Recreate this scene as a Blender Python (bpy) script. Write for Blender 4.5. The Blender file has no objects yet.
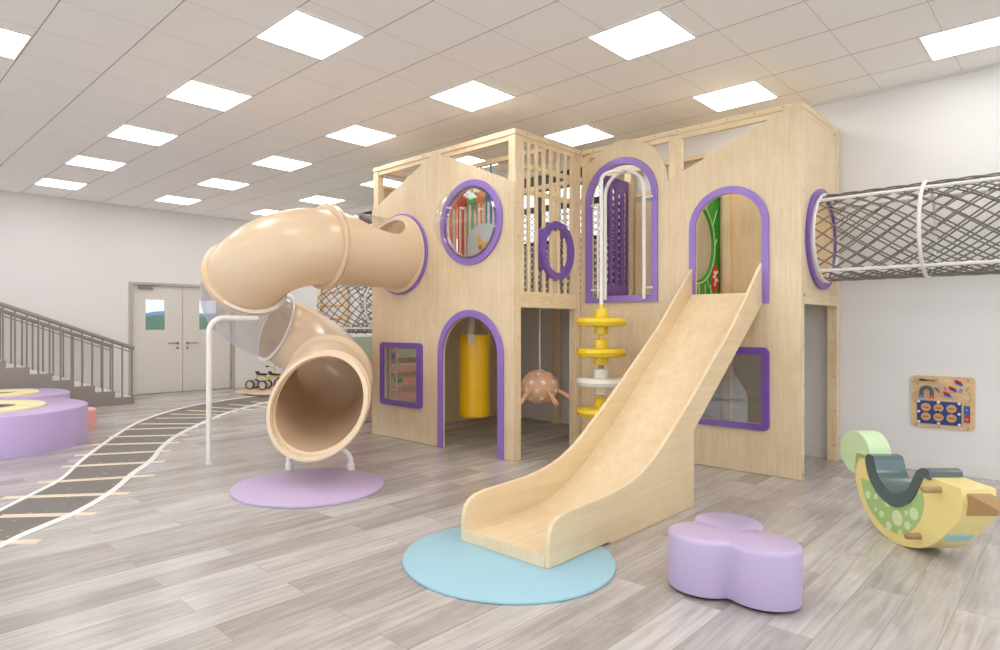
import bpy, bmesh, math, random
from mathutils import Vector, Matrix
from mathutils.geometry import tessellate_polygon
random.seed(7)
PI = math.pi
scn = bpy.context.scene
COL = scn.collection
EYE = 1.315
H = 3.534

# ------------------------------------------------------------------ materials
def lin(c):
    out = []
    for v in c[:3]:
        v = v / 255.0
        out.append(v / 12.92 if v <= 0.04045 else ((v + 0.055) / 1.055) ** 2.4)
    return (out[0], out[1], out[2], 1.0)

def new_mat(name):
    m = bpy.data.materials.new(name)
    m.use_nodes = True
    nt = m.node_tree
    return m, nt, nt.nodes['Principled BSDF']

def plain(name, rgb, rough=0.5, vary=0.03, metal=0.0, coat=0.0, scale=6.0, bump=0.0):
    m, nt, b = new_mat(name)
    tc = nt.nodes.new('ShaderNodeTexCoord')
    nz = nt.nodes.new('ShaderNodeTexNoise')
    nz.inputs['Scale'].default_value = scale
    nz.inputs['Detail'].default_value = 4
    nt.links.new(tc.outputs['Object'], nz.inputs['Vector'])
    mx = nt.nodes.new('ShaderNodeMixRGB')
    c = lin(rgb)
    mx.inputs[1].default_value = tuple(max(0, v * (1 - vary)) for v in c[:3]) + (1,)
    mx.inputs[2].default_value = tuple(min(1, v * (1 + vary)) for v in c[:3]) + (1,)
    nt.links.new(nz.outputs['Fac'], mx.inputs[0])
    nt.links.new(mx.outputs[0], b.inputs['Base Color'])
    b.inputs['Roughness'].default_value = rough
    b.inputs['Metallic'].default_value = metal
    b.inputs['Coat Weight'].default_value = coat
    if coat: b.inputs['Coat Roughness'].default_value = 0.08
    if bump:
        bp = nt.nodes.new('ShaderNodeBump'); bp.inputs['Strength'].default_value = bump
        n2 = nt.nodes.new('ShaderNodeTexNoise'); n2.inputs['Scale'].default_value = 180
        nt.links.new(tc.outputs['Object'], n2.inputs['Vector'])
        nt.links.new(n2.outputs['Fac'], bp.inputs['Height'])
        nt.links.new(bp.outputs['Normal'], b.inputs['Normal'])
    return m

def wood(name, dark, light, axis='z', rough=0.45, knots=False, scale=1.0):
    """fine grained birch: noise drawn out along one axis"""
    m, nt, b = new_mat(name)
    tc = nt.nodes.new('ShaderNodeTexCoord')
    mp = nt.nodes.new('ShaderNodeMapping')
    s = {'x': (0.9, 14, 14), 'y': (14, 0.9, 14), 'z': (14, 14, 0.9)}[axis]
    mp.inputs['Scale'].default_value = tuple(v * scale for v in s)
    nt.links.new(tc.outputs['Object'], mp.inputs['Vector'])
    nz = nt.nodes.new('ShaderNodeTexNoise')
    nz.inputs['Scale'].default_value = 3.0; nz.inputs['Detail'].default_value = 7
    nz.inputs['Roughness'].default_value = 0.62; nz.inputs['Distortion'].default_value = 0.5
    nt.links.new(mp.outputs[0], nz.inputs['Vector'])
    n2 = nt.nodes.new('ShaderNodeTexNoise')
    n2.inputs['Scale'].default_value = 2.2; n2.inputs['Detail'].default_value = 3; n2.inputs['Distortion'].default_value = 1.2
    nt.links.new(tc.outputs['Object'], n2.inputs['Vector'])
    ad = nt.nodes.new('ShaderNodeMath'); ad.operation = 'MULTIPLY_ADD'
    ad.inputs[1].default_value = 0.65
    nt.links.new(nz.outputs['Fac'], ad.inputs[0])
    m2 = nt.nodes.new('ShaderNodeMath'); m2.operation = 'MULTIPLY'; m2.inputs[1].default_value = 0.35
    nt.links.new(n2.outputs['Fac'], m2.inputs[0]); nt.links.new(m2.outputs[0], ad.inputs[2])
    cr = nt.nodes.new('ShaderNodeValToRGB')
    cr.color_ramp.elements[0].position = 0.34; cr.color_ramp.elements[0].color = lin(dark)
    cr.color_ramp.elements[1].position = 0.62; cr.color_ramp.elements[1].color = lin(light)
    nt.links.new(ad.outputs[0], cr.inputs['Fac'])
    last = cr.outputs['Color']
    if knots:
        vo = nt.nodes.new('ShaderNodeTexVoronoi'); vo.inputs['Scale'].default_value = 3.1
        nt.links.new(tc.outputs['Object'], vo.inputs['Vector'])
        r2 = nt.nodes.new('ShaderNodeValToRGB')
        r2.color_ramp.elements[0].position = 0.03; r2.color_ramp.elements[0].color = (1, 1, 1, 1)
        r2.color_ramp.elements[1].position = 0.07; r2.color_ramp.elements[1].color = (0, 0, 0, 1)
        nt.links.new(vo.outputs['Distance'], r2.inputs['Fac'])
        mx = nt.nodes.new('ShaderNodeMixRGB'); mx.inputs[2].default_value = lin((165, 112, 62))
        nt.links.new(r2.outputs['Color'], mx.inputs[0]); nt.links.new(last, mx.inputs[1])
        last = mx.outputs[0]
    nt.links.new(last, b.inputs['Base Color'])
    b.inputs['Roughness'].default_value = rough
    b.inputs['Coat Weight'].default_value = 0.15; b.inputs['Coat Roughness'].default_value = 0.2
    return m

def glass(name, tint=(250, 250, 250), rough=0.0, mixf=0.12, bumps=0.0, haze=0.0):
    m = bpy.data.materials.new(name); m.use_nodes = True
    nt = m.node_tree; nt.nodes.clear()
    out = nt.nodes.new('ShaderNodeOutputMaterial')
    tr = nt.nodes.new('ShaderNodeBsdfTransparent'); tr.inputs['Color'].default_value = lin(tint)
    gl = nt.nodes.new('ShaderNodeBsdfGlossy'); gl.inputs['Roughness'].default_value = rough
    gl.inputs['Color'].default_value = (1, 1, 1, 1)
    fr = nt.nodes.new('ShaderNodeLayerWeight'); fr.inputs['Blend'].default_value = 0.12
    ma = nt.nodes.new('ShaderNodeMath'); ma.operation = 'MULTIPLY_ADD'; ma.inputs[1].default_value = 0.35; ma.inputs[2].default_value = mixf; ma.use_clamp = True
    mix = nt.nodes.new('ShaderNodeMixShader')
    nt.links.new(fr.outputs['Facing'], ma.inputs[0]); nt.links.new(ma.outputs[0], mix.inputs[0])
    nt.links.new(tr.outputs[0], mix.inputs[1]); nt.links.new(gl.outputs[0], mix.inputs[2])
    if bumps:
        tc = nt.nodes.new('ShaderNodeTexCoord')
        nz = nt.nodes.new('ShaderNodeTexNoise'); nz.inputs['Scale'].default_value = 40
        bp = nt.nodes.new('ShaderNodeBump'); bp.inputs['Strength'].default_value = bumps
        nt.links.new(tc.outputs['Object'], nz.inputs['Vector'])
        nt.links.new(nz.outputs['Fac'], bp.inputs['Height'])
        nt.links.new(bp.outputs[0], gl.inputs['Normal'])
    last = mix.outputs[0]
    if haze:
        df = nt.nodes.new('ShaderNodeBsdfDiffuse'); df.inputs['Color'].default_value = (0.95, 0.94, 0.92, 1)
        m2 = nt.nodes.new('ShaderNodeMixShader'); m2.inputs[0].default_value = haze
        nt.links.new(last, m2.inputs[1]); nt.links.new(df.outputs[0], m2.inputs[2]); last = m2.outputs[0]
    nt.links.new(last, out.inputs[0])
    return m

def emit(name, rgb, strength):
    m = bpy.data.materials.new(name); m.use_nodes = True
    nt = m.node_tree; nt.nodes.clear()
    out = nt.nodes.new('ShaderNodeOutputMaterial')
    e = nt.nodes.new('ShaderNodeEmission'); e.inputs[0].default_value = lin(rgb); e.inputs[1].default_value = strength
    nt.links.new(e.outputs[0], out.inputs[0])
    return m

def floor_mat():
    m, nt, b = new_mat('grey_oak_planks')
    tc = nt.nodes.new('ShaderNodeTexCoord')
    mp = nt.nodes.new('ShaderNodeMapping')
    mp.inputs['Rotation'].default_value = (0, 0, PI / 2)
    nt.links.new(tc.outputs['Object'], mp.inputs['Vector'])
    br = nt.nodes.new('ShaderNodeTexBrick')
    br.offset = 0.37; br.offset_frequency = 2
    br.inputs['Scale'].default_value = 1.0
    br.inputs['Brick Width'].default_value = 1.25; br.inputs['Row Height'].default_value = 0.19
    br.inputs['Mortar Size'].default_value = 0.0016; br.inputs['Mortar Smooth'].default_value = 0.2
    br.inputs['Bias'].default_value = 0.0
    br.inputs['Color1'].default_value = (0.0, 0.0, 0.0, 1); br.inputs['Color2'].default_value = (1, 1, 1, 1)
    br.inputs['Mortar'].default_value = (0.3, 0.3, 0.3, 1)
    nt.links.new(mp.outputs[0], br.inputs['Vector'])
    base = nt.nodes.new('ShaderNodeValToRGB')
    base.color_ramp.elements[0].color = lin((174, 167, 161)); base.color_ramp.elements[0].position = 0.0
    base.color_ramp.elements[1].color = lin((204, 199, 195)); base.color_ramp.elements[1].position = 1.0
    nt.links.new(br.outputs['Color'], base.inputs['Fac'])
    # grain, shifted per plank
    sc = nt.nodes.new('ShaderNodeMapping'); sc.inputs['Scale'].default_value = (15, 0.75, 1)
    addv = nt.nodes.new('ShaderNodeVectorMath'); addv.operation = 'ADD'
    mul = nt.nodes.new('ShaderNodeVectorMath'); mul.operation = 'SCALE'; mul.inputs['Scale'].default_value = 9.0
    nt.links.new(br.outputs['Color'], mul.inputs[0])
    nt.links.new(tc.outputs['Object'], addv.inputs[0]); nt.links.new(mul.outputs[0], addv.inputs[1])
    nt.links.new(addv.outputs[0], sc.inputs['Vector'])
    nz = nt.nodes.new('ShaderNodeTexNoise'); nz.inputs['Scale'].default_value = 1.6; nz.inputs['Detail'].default_value = 8
    nz.inputs['Roughness'].default_value = 0.6; nz.inputs['Distortion'].default_value = 0.9
    nt.links.new(sc.outputs[0], nz.inputs['Vector'])
    r = nt.nodes.new('ShaderNodeValToRGB')
    r.color_ramp.elements[0].position = 0.32; r.color_ramp.elements[0].color = (0.70, 0.67, 0.645, 1)
    r.color_ramp.elements[1].position = 0.62; r.color_ramp.elements[1].color = (1.08, 1.07, 1.06, 1)
    nt.links.new(nz.outputs['Fac'], r.inputs['Fac'])
    mx = nt.nodes.new('ShaderNodeMixRGB'); mx.blend_type = 'MULTIPLY'; mx.inputs[0].default_value = 0.75
    nt.links.new(base.outputs['Color'], mx.inputs[1]); nt.links.new(r.outputs['Color'], mx.inputs[2])
    cl = nt.nodes.new('ShaderNodeTexNoise'); cl.inputs['Scale'].default_value = 1.1; cl.inputs['Detail'].default_value = 5; cl.inputs['Roughness'].default_value = 0.7
    cm = nt.nodes.new('ShaderNodeMapping'); cm.inputs['Scale'].default_value = (3.2, 1.0, 1)
    nt.links.new(addv.outputs[0], cm.inputs['Vector']); nt.links.new(cm.outputs[0], cl.inputs['Vector'])
    cr = nt.nodes.new('ShaderNodeValToRGB')
    cr.color_ramp.elements[0].position = 0.38; cr.color_ramp.elements[0].color = (0.76, 0.73, 0.70, 1)
    cr.color_ramp.elements[1].position = 0.56; cr.color_ramp.elements[1].color = (1.0, 1.0, 1.0, 1)
    nt.links.new(cl.outputs['Fac'], cr.inputs['Fac'])
    m0 = nt.nodes.new('ShaderNodeMixRGB'); m0.blend_type = 'MULTIPLY'; m0.inputs[0].default_value = 0.7
    nt.links.new(mx.outputs[0], m0.inputs[1]); nt.links.new(cr.outputs['Color'], m0.inputs[2])
    mx = m0
    # joint lines
    jm = nt.nodes.new('ShaderNodeMixRGB'); jm.inputs[2].default_value = lin((128, 119, 111))
    jf = nt.nodes.new('ShaderNodeMath'); jf.operation = 'MULTIPLY'; jf.inputs[1].default_value = 0.6
    nt.links.new(br.outputs['Fac'], jf.inputs[0]); nt.links.new(jf.outputs[0], jm.inputs[0])
    nt.links.new(mx.outputs[0], jm.inputs[1])
    nt.links.new(jm.outputs[0], b.inputs['Base Color'])
    b.inputs['Roughness'].default_value = 0.23
    b.inputs['Specular IOR Level'].default_value = 0.5
    bp = nt.nodes.new('ShaderNodeBump'); bp.inputs['Strength'].default_value = 0.05
    nt.links.new(nz.outputs['Fac'], bp.inputs['Height']); nt.links.new(bp.outputs[0], b.inputs['Normal'])
    return m

def ceiling_mat():
    """mineral tiles in a 0.6 m grid"""
    m, nt, b = new_mat('ceiling_tiles')
    tc = nt.nodes.new('ShaderNodeTexCoord')
    sep = nt.nodes.new('ShaderNodeSeparateXYZ'); nt.links.new(tc.outputs['Object'], sep.inputs[0])
    def line(sock, off, width):
        a = nt.nodes.new('ShaderNodeMath'); a.operation = 'SUBTRACT'; a.inputs[1].default_value = off - 60 * 0.6
        nt.links.new(sock, a.inputs[0])
        d = nt.nodes.new('ShaderNodeMath'); d.operation = 'DIVIDE'; d.inputs[1].default_value = 0.6
        nt.links.new(a.outputs[0], d.inputs[0])
        f = nt.nodes.new('ShaderNodeMath'); f.operation = 'FRACT'; nt.links.new(d.outputs[0], f.inputs[0])
        g = nt.nodes.new('ShaderNodeMath'); g.operation = 'PINGPONG'; g.inputs[1].default_value = 0.5
        nt.links.new(f.outputs[0], g.inputs[0])
        l = nt.nodes.new('ShaderNodeMath'); l.operation = 'LESS_THAN'; l.inputs[1].default_value = width
        nt.links.new(g.outputs[0], l.inputs[0])
        return l.outputs[0]
    lx = line(sep.outputs['X'], -4.539, 0.0045)
    ly = line(sep.outputs['Y'], 1.133, 0.0080)
    m1 = nt.nodes.new('ShaderNodeMixRGB')
    m1.inputs[1].default_value = lin((251, 249, 247)); m1.inputs[2].default_value = lin((214, 208, 202))
    nt.links.new(lx, m1.inputs[0])
    m2 = nt.nodes.new('ShaderNodeMixRGB'); m2.inputs[2].default_value = lin((178, 170, 162))
    nt.links.new(ly, m2.inputs[0]); nt.links.new(m1.outputs[0], m2.inputs[1])
    nt.links.new(m2.outputs[0], b.inputs['Base Color'])
    b.inputs['Roughness'].default_value = 0.9
    return m

def track_mat():
    m, nt, b = new_mat('speckled_asphalt')
    tc = nt.nodes.new('ShaderNodeTexCoord')
    vo = nt.nodes.new('ShaderNodeTexVoronoi'); vo.inputs['Scale'].default_value = 11
    nt.links.new(tc.outputs['Object'], vo.inputs['Vector'])
    r = nt.nodes.new('ShaderNodeValToRGB')
    r.color_ramp.elements[0].position = 0.14; r.color_ramp.elements[0].color = lin((176, 154, 118))
    r.color_ramp.elements[1].position = 0.19; r.color_ramp.elements[1].color = lin((118, 111, 104))
    nt.links.new(vo.outputs['Distance'], r.inputs['Fac'])
    nt.links.new(r.outputs['Color'], b.inputs['Base Color'])
    b.inputs['Roughness'].default_value = 0.5
    return m

M = {}
M['floor'] = floor_mat()
M['ceiling'] = ceiling_mat()
M['wall'] = plain('wall_paint', (232, 229, 227), 0.75, 0.012, scale=1.5)
M['trim'] = plain('white_trim', (230, 226, 221), 0.45, 0.01)
M['birch'] = wood('birch_ply_upright', (217, 193, 156), (232, 211, 176), 'z')
M['birch_y'] = wood('birch_ply_along_slide', (219, 194, 154), (232, 209, 170), 'y', scale=0.5)
M['pine_z'] = wood('pine_upright', (221, 193, 150), (240, 220, 184), 'z', knots=True)
M['pine_x'] = wood('pine_along_x', (221, 193, 150), (240, 220, 184), 'x', knots=True)
M['pine_y'] = wood('pine_along_y', (221, 193, 150), (240, 220, 184), 'y', knots=True)
M['purple'] = plain('purple_lacquer', (146, 114, 196), 0.3, 0.03, coat=0.3)
M['purple_dk'] = plain('deep_purple_lacquer', (120, 84, 172), 0.3, 0.03, coat=0.3)
M['lilac'] = plain('lilac_soft_vinyl', (188, 170, 204), 0.28, 0.02, coat=0.35)
M['lilac_mat'] = plain('lilac_mat', (196, 176, 208), 0.5, 0.02)
M['lilac_side'] = plain('lilac_podium', (198, 174, 220), 0.35, 0.03, coat=0.2)
M['teal'] = plain('pale_teal_mat', (157, 196, 208), 0.5, 0.02)
M['tube'] = plain('beige_moulded_plastic', (224, 198, 165), 0.30, 0.015, coat=0.22, scale=2)
M['clear'] = glass('clear_polycarbonate', (249, 249, 251), 0.22, 0.05, bumps=0.8, haze=0.09)
M['frost'] = glass('frosted_joint', (252, 252, 252), 0.2, 0.08, bumps=0.4, haze=0.5)
M['dome'] = glass('clear_dome', (250, 250, 250), 0.02, 0.03)
M['pane'] = glass('window_pane', (225, 225, 222), 0.02, 0.08)
M['door_glass'] = glass('sky_dimming_door_glass', (212, 215, 218), 0.02, 0.03)  # grey tint added to dim the over-bright sky and hills behind the door
M['door_trim'] = plain('door_trim', (186, 178, 170), 0.45, 0.01)
M['white_metal'] = plain('white_powder_coat', (234, 231, 226), 0.4, 0.01, coat=0.0)
M['rope'] = plain('grey_rope', (126, 120, 113), 0.8, 0.18, scale=60)
M['rope_dk'] = plain('dark_net_cord', (58, 56, 54), 0.8, 0.1, scale=60)
M['yellow'] = plain('yellow_plastic', (232, 200, 34), 0.3, 0.02, coat=0.2)
M['bag'] = plain('amber_vinyl', (246, 194, 16), 0.35, 0.03, coat=0.2)
M['white_plastic'] = plain('white_plastic', (232, 228, 216), 0.3, 0.01)
M['webbing'] = plain('pale_webbing', (214, 206, 194), 0.8, 0.05)
M['orange_ball'] = plain('orange_rubber', (236, 188, 152), 0.35, 0.03)
M['white_dot'] = plain('white_dots', (240, 234, 224), 0.5, 0.01)
M['bird'] = plain('pale_yellow_foam', (238, 220, 146), 0.4, 0.015, coat=0.1)
M['mint'] = plain('mint_foam', (200, 222, 176), 0.45, 0.02, bump=0.1)
M['green_belly'] = plain('leaf_green_panel', (168, 200, 130), 0.45, 0.02)
M['belly_dot'] = plain('pale_green_dots', (214, 226, 178), 0.5, 0.01)
M['saddle'] = plain('dark_slate_vinyl', (80, 98, 98), 0.22, 0.03, coat=0.5)
M['dowel'] = wood('brown_dowel', (150, 116, 78), (178, 142, 100), 'x')
M['beak'] = plain('brown_beak', (170, 136, 92), 0.5, 0.04)
M['sky_slot'] = plain('pale_blue_inlay', (166, 204, 202), 0.5, 0.02)
M['cream'] = plain('cream_yellow_ring', (242, 232, 176), 0.45, 0.02)
M['pink'] = plain('salmon_pink_foam', (244, 178, 172), 0.45, 0.02)
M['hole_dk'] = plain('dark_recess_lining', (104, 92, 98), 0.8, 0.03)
M['track'] = track_mat()
M['track_white'] = plain('white_edge_line', (238, 236, 232), 0.45, 0.01)
M['peach'] = plain('peach_bar', (230, 212, 188), 0.5, 0.02)
M['mat_beige'] = plain('beige_mat', (226, 196, 160), 0.5, 0.02)
M['stair'] = plain('taupe_stair', (150, 141, 134), 0.5, 0.03)
M['rail'] = plain('brown_grey_rail', (152, 142, 134), 0.35, 0.02, metal=0.2)
M['door'] = plain('door_paint', (222, 216, 208), 0.45, 0.012)
M['door_gap'] = plain('door_gap', (120, 110, 102), 0.7, 0.02)
M['steel'] = plain('brushed_steel', (150, 142, 136), 0.35, 0.03, metal=0.7)
M['black'] = plain('black_rubber', (32, 30, 30), 0.5, 0.05)
M['bike'] = plain('yellow_paint', (222, 208, 62), 0.3, 0.02)
M['spoke'] = plain('wheel_disc', (206, 200, 192), 0.4, 0.02)
M['board'] = wood('beech_board', (204, 168, 120), (226, 196, 152), 'x')
M['board_disc'] = plain('orange_wood', (212, 158, 104), 0.45, 0.08)
M['board_blue'] = plain('navy_blue_panel', (22, 62, 130), 0.4, 0.03)
M['blue'] = plain('bright_blue', (30, 92, 200), 0.35, 0.02)
M['red'] = plain('bright_red', (214, 40, 40), 0.35, 0.02)
M['magnet'] = plain('grey_green_magnet', (84, 96, 92), 0.5, 0.05)
M['ink'] = plain('black_ink', (30, 26, 24), 0.6, 0.02)
M['green_board'] = plain('vivid_green_board', (48, 158, 48), 0.4, 0.03)
M['green_line'] = plain('pale_line', (196, 226, 170), 0.5, 0.01)
M['s_red'] = plain('striped_red', (222, 84, 78), 0.7, 0.04)
M['s_green'] = plain('striped_green', (120, 202, 132), 0.7, 0.04)
M['s_orange'] = plain('striped_orange', (238, 156, 92), 0.7, 0.04)
M['s_blue'] = plain('striped_blue', (60, 140, 198), 0.7, 0.04)
M['s_white'] = plain('striped_white', (240, 228, 218), 0.7, 0.02)
M['grey_blue'] = plain('grey_blue_pad', (204, 216, 224), 0.6, 0.02)
M['giraffe'] = plain('warm_yellow_patch', (240, 196, 92), 0.6, 0.02)
M['mint_pad'] = plain('mint_pad', (206, 230, 222), 0.5, 0.02)
M['pink_pad'] = plain('pink_pad', (246, 196, 200), 0.5, 0.02)
M['win_frame'] = plain('black_window_frame', (44, 46, 46), 0.4, 0.03)
M['socket_dk'] = plain('screw_head', (168, 134, 96), 0.4, 0.03)
M['rung'] = plain('amber_rung', (222, 160, 30), 0.4, 0.03)
M['hill'] = plain('leafy_hill', (124, 142, 104), 0.9, 0.55, scale=2.2)
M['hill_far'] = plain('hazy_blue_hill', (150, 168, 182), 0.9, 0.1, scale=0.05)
M['lamp'] = emit('lamp_diffuser', (253, 252, 251), 7.6)

# ------------------------------------------------------------------ helpers
def props(o, label=None, cat=None, group=None, kind=None):
    if label: o['label'] = label
    if cat: o['category'] = cat
    if group: o['group'] = group
    if kind: o['kind'] = kind
    return o

def empty(name, label, cat, loc=(0, 0, 0), group=None, kind=None):
    o = bpy.data.objects.new(name, None); COL.objects.link(o)
    o.location = loc; o.empty_display_size = 0.1
    return props(o, label, cat, group, kind)

def obj(name, bm, mat, parent=None, smooth=False, label=None, bevel=0.0, kind=None, seg=2):
    """link a bmesh in world coordinates as ONE object, re-based on its top-level parent"""
    if isinstance(bm, tuple):
        me = bpy.data.meshes.new(name); me.from_pydata(bm[0], [], bm[1]); me.update()
        b2 = bmesh.new(); b2.from_mesh(me); bpy.data.meshes.remove(me); bm = b2
    bmesh.ops.recalc_face_normals(bm, faces=bm.faces)
    org = Vector((0, 0, 0)); p = parent
    while p is not None:
        org += Vector(p.location); p = p.parent
    if parent is None:
        xs = [v.co for v in bm.verts]
        org = Vector((sum(v.x for v in xs) / len(xs), sum(v.y for v in xs) / len(xs), min(v.z for v in xs)))
    me = bpy.data.meshes.new(name)
    bmesh.ops.translate(bm, verts=bm.verts, vec=-org)
    if smooth:
        for f in bm.faces: f.smooth = True
        for e in bm.edges:
            if len(e.link_faces) == 2 and e.calc_face_angle(0) > math.radians(38): e.smooth = False
    bm.to_mesh(me); bm.free()
    for mm in (mat if isinstance(mat, list) else [mat]): me.materials.append(mm)
    o = bpy.data.objects.new(name, me); COL.objects.link(o)
    if parent is None: o.location = org
    else: o.parent = parent
    if bevel:
        md = o.modifiers.new('bevel', 'BEVEL'); md.width = bevel; md.segments = seg
        md.limit_method = 'ANGLE'; md.angle_limit = math.radians(40)
    if label: o['label'] = label
    if kind: o['kind'] = kind
    return o

def box(x0, x1, y0, y1, z0, z1, bm=None):
    bm = bm or bmesh.new()
    vs = [bm.verts.new((x, y, z)) for x in (x0, x1) for y in (y0, y1) for z in (z0, z1)]
    for f in ((0, 1, 3, 2), (4, 6, 7, 5), (0, 4, 5, 1), (2, 3, 7, 6), (0, 2, 6, 4), (1, 5, 7, 3)):
        bm.faces.new([vs[i] for i in f])
    return bm

def frame_axes(t):
    t = Vector(t).normalized()
    a = Vector((0, 0, 1)) if abs(t.z) < 0.95 else Vector((1, 0, 0))
    u = a.cross(t).normalized(); v = t.cross(u).normalized()
    return u, v

def tube(path, r, n=10, bm=None, closed=False, caps=True):
    bm = bm or bmesh.new()
    P = [Vector(p) for p in path]; rings = []; N = len(P)
    u = None
    for i, p in enumerate(P):
        if closed: t = (P[(i + 1) % N] - P[i - 1])
        else: t = P[min(i + 1, N - 1)] - P[max(i - 1, 0)]
        t.normalize()
        if u is None: u, v = frame_axes(t)
        else:
            u = (u - t * u.dot(t)).normalized(); v = t.cross(u)
        rr = r[i] if isinstance(r, (list, tuple)) else r
        rings.append([bm.verts.new(p + (u * math.cos(2 * PI * k / n) + v * math.sin(2 * PI * k / n)) * rr) for k in range(n)])
    M_ = N if closed else N - 1
    for i in range(M_):
        a, b = rings[i], rings[(i + 1) % N]
        off = 0
        if closed and i == N - 1:
            off = min(range(n), key=lambda o: (a[0].co - b[o].co).length)
        for k in range(n):
            bm.faces.new((a[k], a[(k + 1) % n], b[(k + 1 + off) % n], b[(k + off) % n]))
    if caps and not closed:
        bm.faces.new(rings[0]); bm.faces.new(rings[-1])
    return bm

def arc(c, u, v, r, a0, a1, n):
    c, u, v = Vector(c), Vector(u), Vector(v)
    return [c + u * (r * math.cos(a0 + (a1 - a0) * i / n)) + v * (r * math.sin(a0 + (a1 - a0) * i / n)) for i in range(n + 1)]

def lathe(profile, c=(0, 0, 0), axis=(0, 0, 1), n=32, bm=None):
    """profile: (radius, distance along axis)"""
    bm = bm or bmesh.new()
    ax = Vector(axis).normalized(); u, v = frame_axes(ax); c = Vector(c); rings = []
    for r, h in profile:
        if r < 1e-6: rings.append([bm.verts.new(c + ax * h)])
        else: rings.append([bm.verts.new(c + ax * h + (u * math.cos(2 * PI * k / n) + v * math.sin(2 * PI * k / n)) * r) for k in range(n)])
    for a, b in zip(rings, rings[1:]):
        if len(a) == 1 and len(b) == 1: continue
        for k in range(n):
            if len(a) == 1: bm.faces.new((a[0], b[k], b[(k + 1) % n]))
            elif len(b) == 1: bm.faces.new((a[k], a[(k + 1) % n], b[0]))
            else: bm.faces.new((a[k], a[(k + 1) % n], b[(k + 1) % n], b[k]))
    return bm

def slab(outer, holes, fn, d0, d1, bm=None):
    """a flat board with holes: 2-D outlines, fn(a, b, d) -> world, from depth d0 to d1"""
    bm = bm or bmesh.new()
    loops = [outer] + list(holes)
    flat = [p for l in loops for p in l]
    tris = tessellate_polygon([[Vector((p[0], p[1], 0)) for p in l] for l in loops])
    A = [bm.verts.new(fn(p[0], p[1], d0)) for p in flat]
    B = [bm.verts.new(fn(p[0], p[1], d1)) for p in flat]
    for t in tris:
        if len(set(t)) < 3: continue
        try:
            bm.faces.new([A[i] for i in t]); bm.faces.new([B[i] for i in reversed(t)])
        except ValueError: pass
    k = 0
    for l in loops:
        n = len(l)
        for i in range(n):
            a, b = k + i, k + (i + 1) % n
            bm.faces.new((A[a], A[b], B[b], B[a]))
        k += n
    return bm

def circle2(cx, cy, r, n=48, ry=None):
    ry = ry or r
    return [(cx + r * math.cos(2 * PI * i / n), cy + ry * math.sin(2 * PI * i / n)) for i in range(n)]

def arch2(x0, x1, z0, ztop, n=24):
    """door shape: straight legs and a round head"""
    r = (x1 - x0) / 2; c = (x0 + x1) / 2; zs = ztop - r
    return [(x0, z0), (x1, z0)] + [(c + r * math.cos(PI * i / n), zs + r * math.sin(PI * i / n)) for i in range(n + 1)]

def rrect2(x0, x1, z0, z1, r, n=6):
    out = []
    for cx, cz, a in ((x1 - r, z1 - r, 0), (x0 + r, z1 - r, PI / 2), (x0 + r, z0 + r, PI), (x1 - r, z0 + r, 1.5 * PI)):
        out += [(cx + r * math.cos(a + PI / 2 * i / n), cz + r * math.sin(a + PI / 2 * i / n)) for i in range(n + 1)]
    return out

def copy_tree(o, parent=None):
    c = o.copy(); COL.objects.link(c)
    if parent is not None: c.parent = parent
    for ch in list(o.children): copy_tree(ch, c)
    return c

def text_part(body, size, fn, parent, mat, name='lettering'):
    """short lettering turned into a mesh; fn(x, y) -> world"""
    cu = bpy.data.curves.new(name, 'FONT'); cu.body = body; cu.size = size; cu.align_x = 'CENTER'; cu.align_y = 'CENTER'
    t = bpy.data.objects.new(name, cu); COL.objects.link(t)
    dg = bpy.context.evaluated_depsgraph_get()
    me = bpy.data.meshes.new_from_object(t.evaluated_get(dg))
    bm = bmesh.new(); bm.from_mesh(me)
    for v in bm.verts: v.co = Vector(fn(v.co.x, v.co.y))
    bpy.data.objects.remove(t); bpy.data.curves.remove(cu); bpy.data.meshes.remove(me)
    return obj(name, bm, mat, parent)

XZ = lambda y: (lambda a, b, d: (a, y + d, b))     # board facing -y
YZ = lambda x: (lambda a, b, d: (x + d, a, b))     # board facing +-x
XY = lambda z: (lambda a, b, d: (a, b, z + d))

# ------------------------------------------------------------------ the room
XL, XR, YN, YF = -12.70, 4.6, -4.6, 7.02
obj('floor', box(XL, XR, YN, YF, -0.12, 0.0), M['floor'], kind='structure')
obj('ceiling', box(XL, XR, YN, YF, H, H + 0.1), M['ceiling'], kind='structure')
# wall behind the play house, with a window near the ceiling corner
WX0, WX1, WZ0, WZ1 = -9.66, -4.3, 2.42, 3.40
rect = lambda a, b, c, d: [(a, c), (b, c), (b, d), (a, d)]
obj('wall_right', slab(rect(XL - 0.15, XR + 0.15, -0.12, H + 0.1), [rect(WX0, WX1, WZ0, WZ1)], XZ(YF), 0, 0.15), M['wall'], kind='structure')
DY0, DY1, DZ, DM = 4.018, 6.09, 2.13, 5.03
obj('wall_left', slab([(YN, -0.12), (DY0, -0.12), (DY0, DZ), (DY1, DZ), (DY1, -0.12), (YF, -0.12), (YF, H + 0.1), (YN, H + 0.1)], [], YZ(XL), -0.15, 0), M['wall'], kind='structure')
obj('wall_near', slab(rect(XL - 0.15, XR + 0.15, -0.12, H + 0.1),
    [rect(-11.6 + 3.2 * i, -11.6 + 3.2 * i + 3.0, 0.5, 3.3) for i in range(5)], XZ(YN - 0.15), 0, 0.15), M['wall'], kind='structure')
obj('wall_far', slab(rect(YN, YF, -0.12, H + 0.1), [rect(-3.9 + 3.4 * i, -3.9 + 3.4 * i + 3.1, 0.5, 3.3) for i in range(3)], YZ(XR), 0, 0.15), M['wall'], kind='structure')
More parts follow.
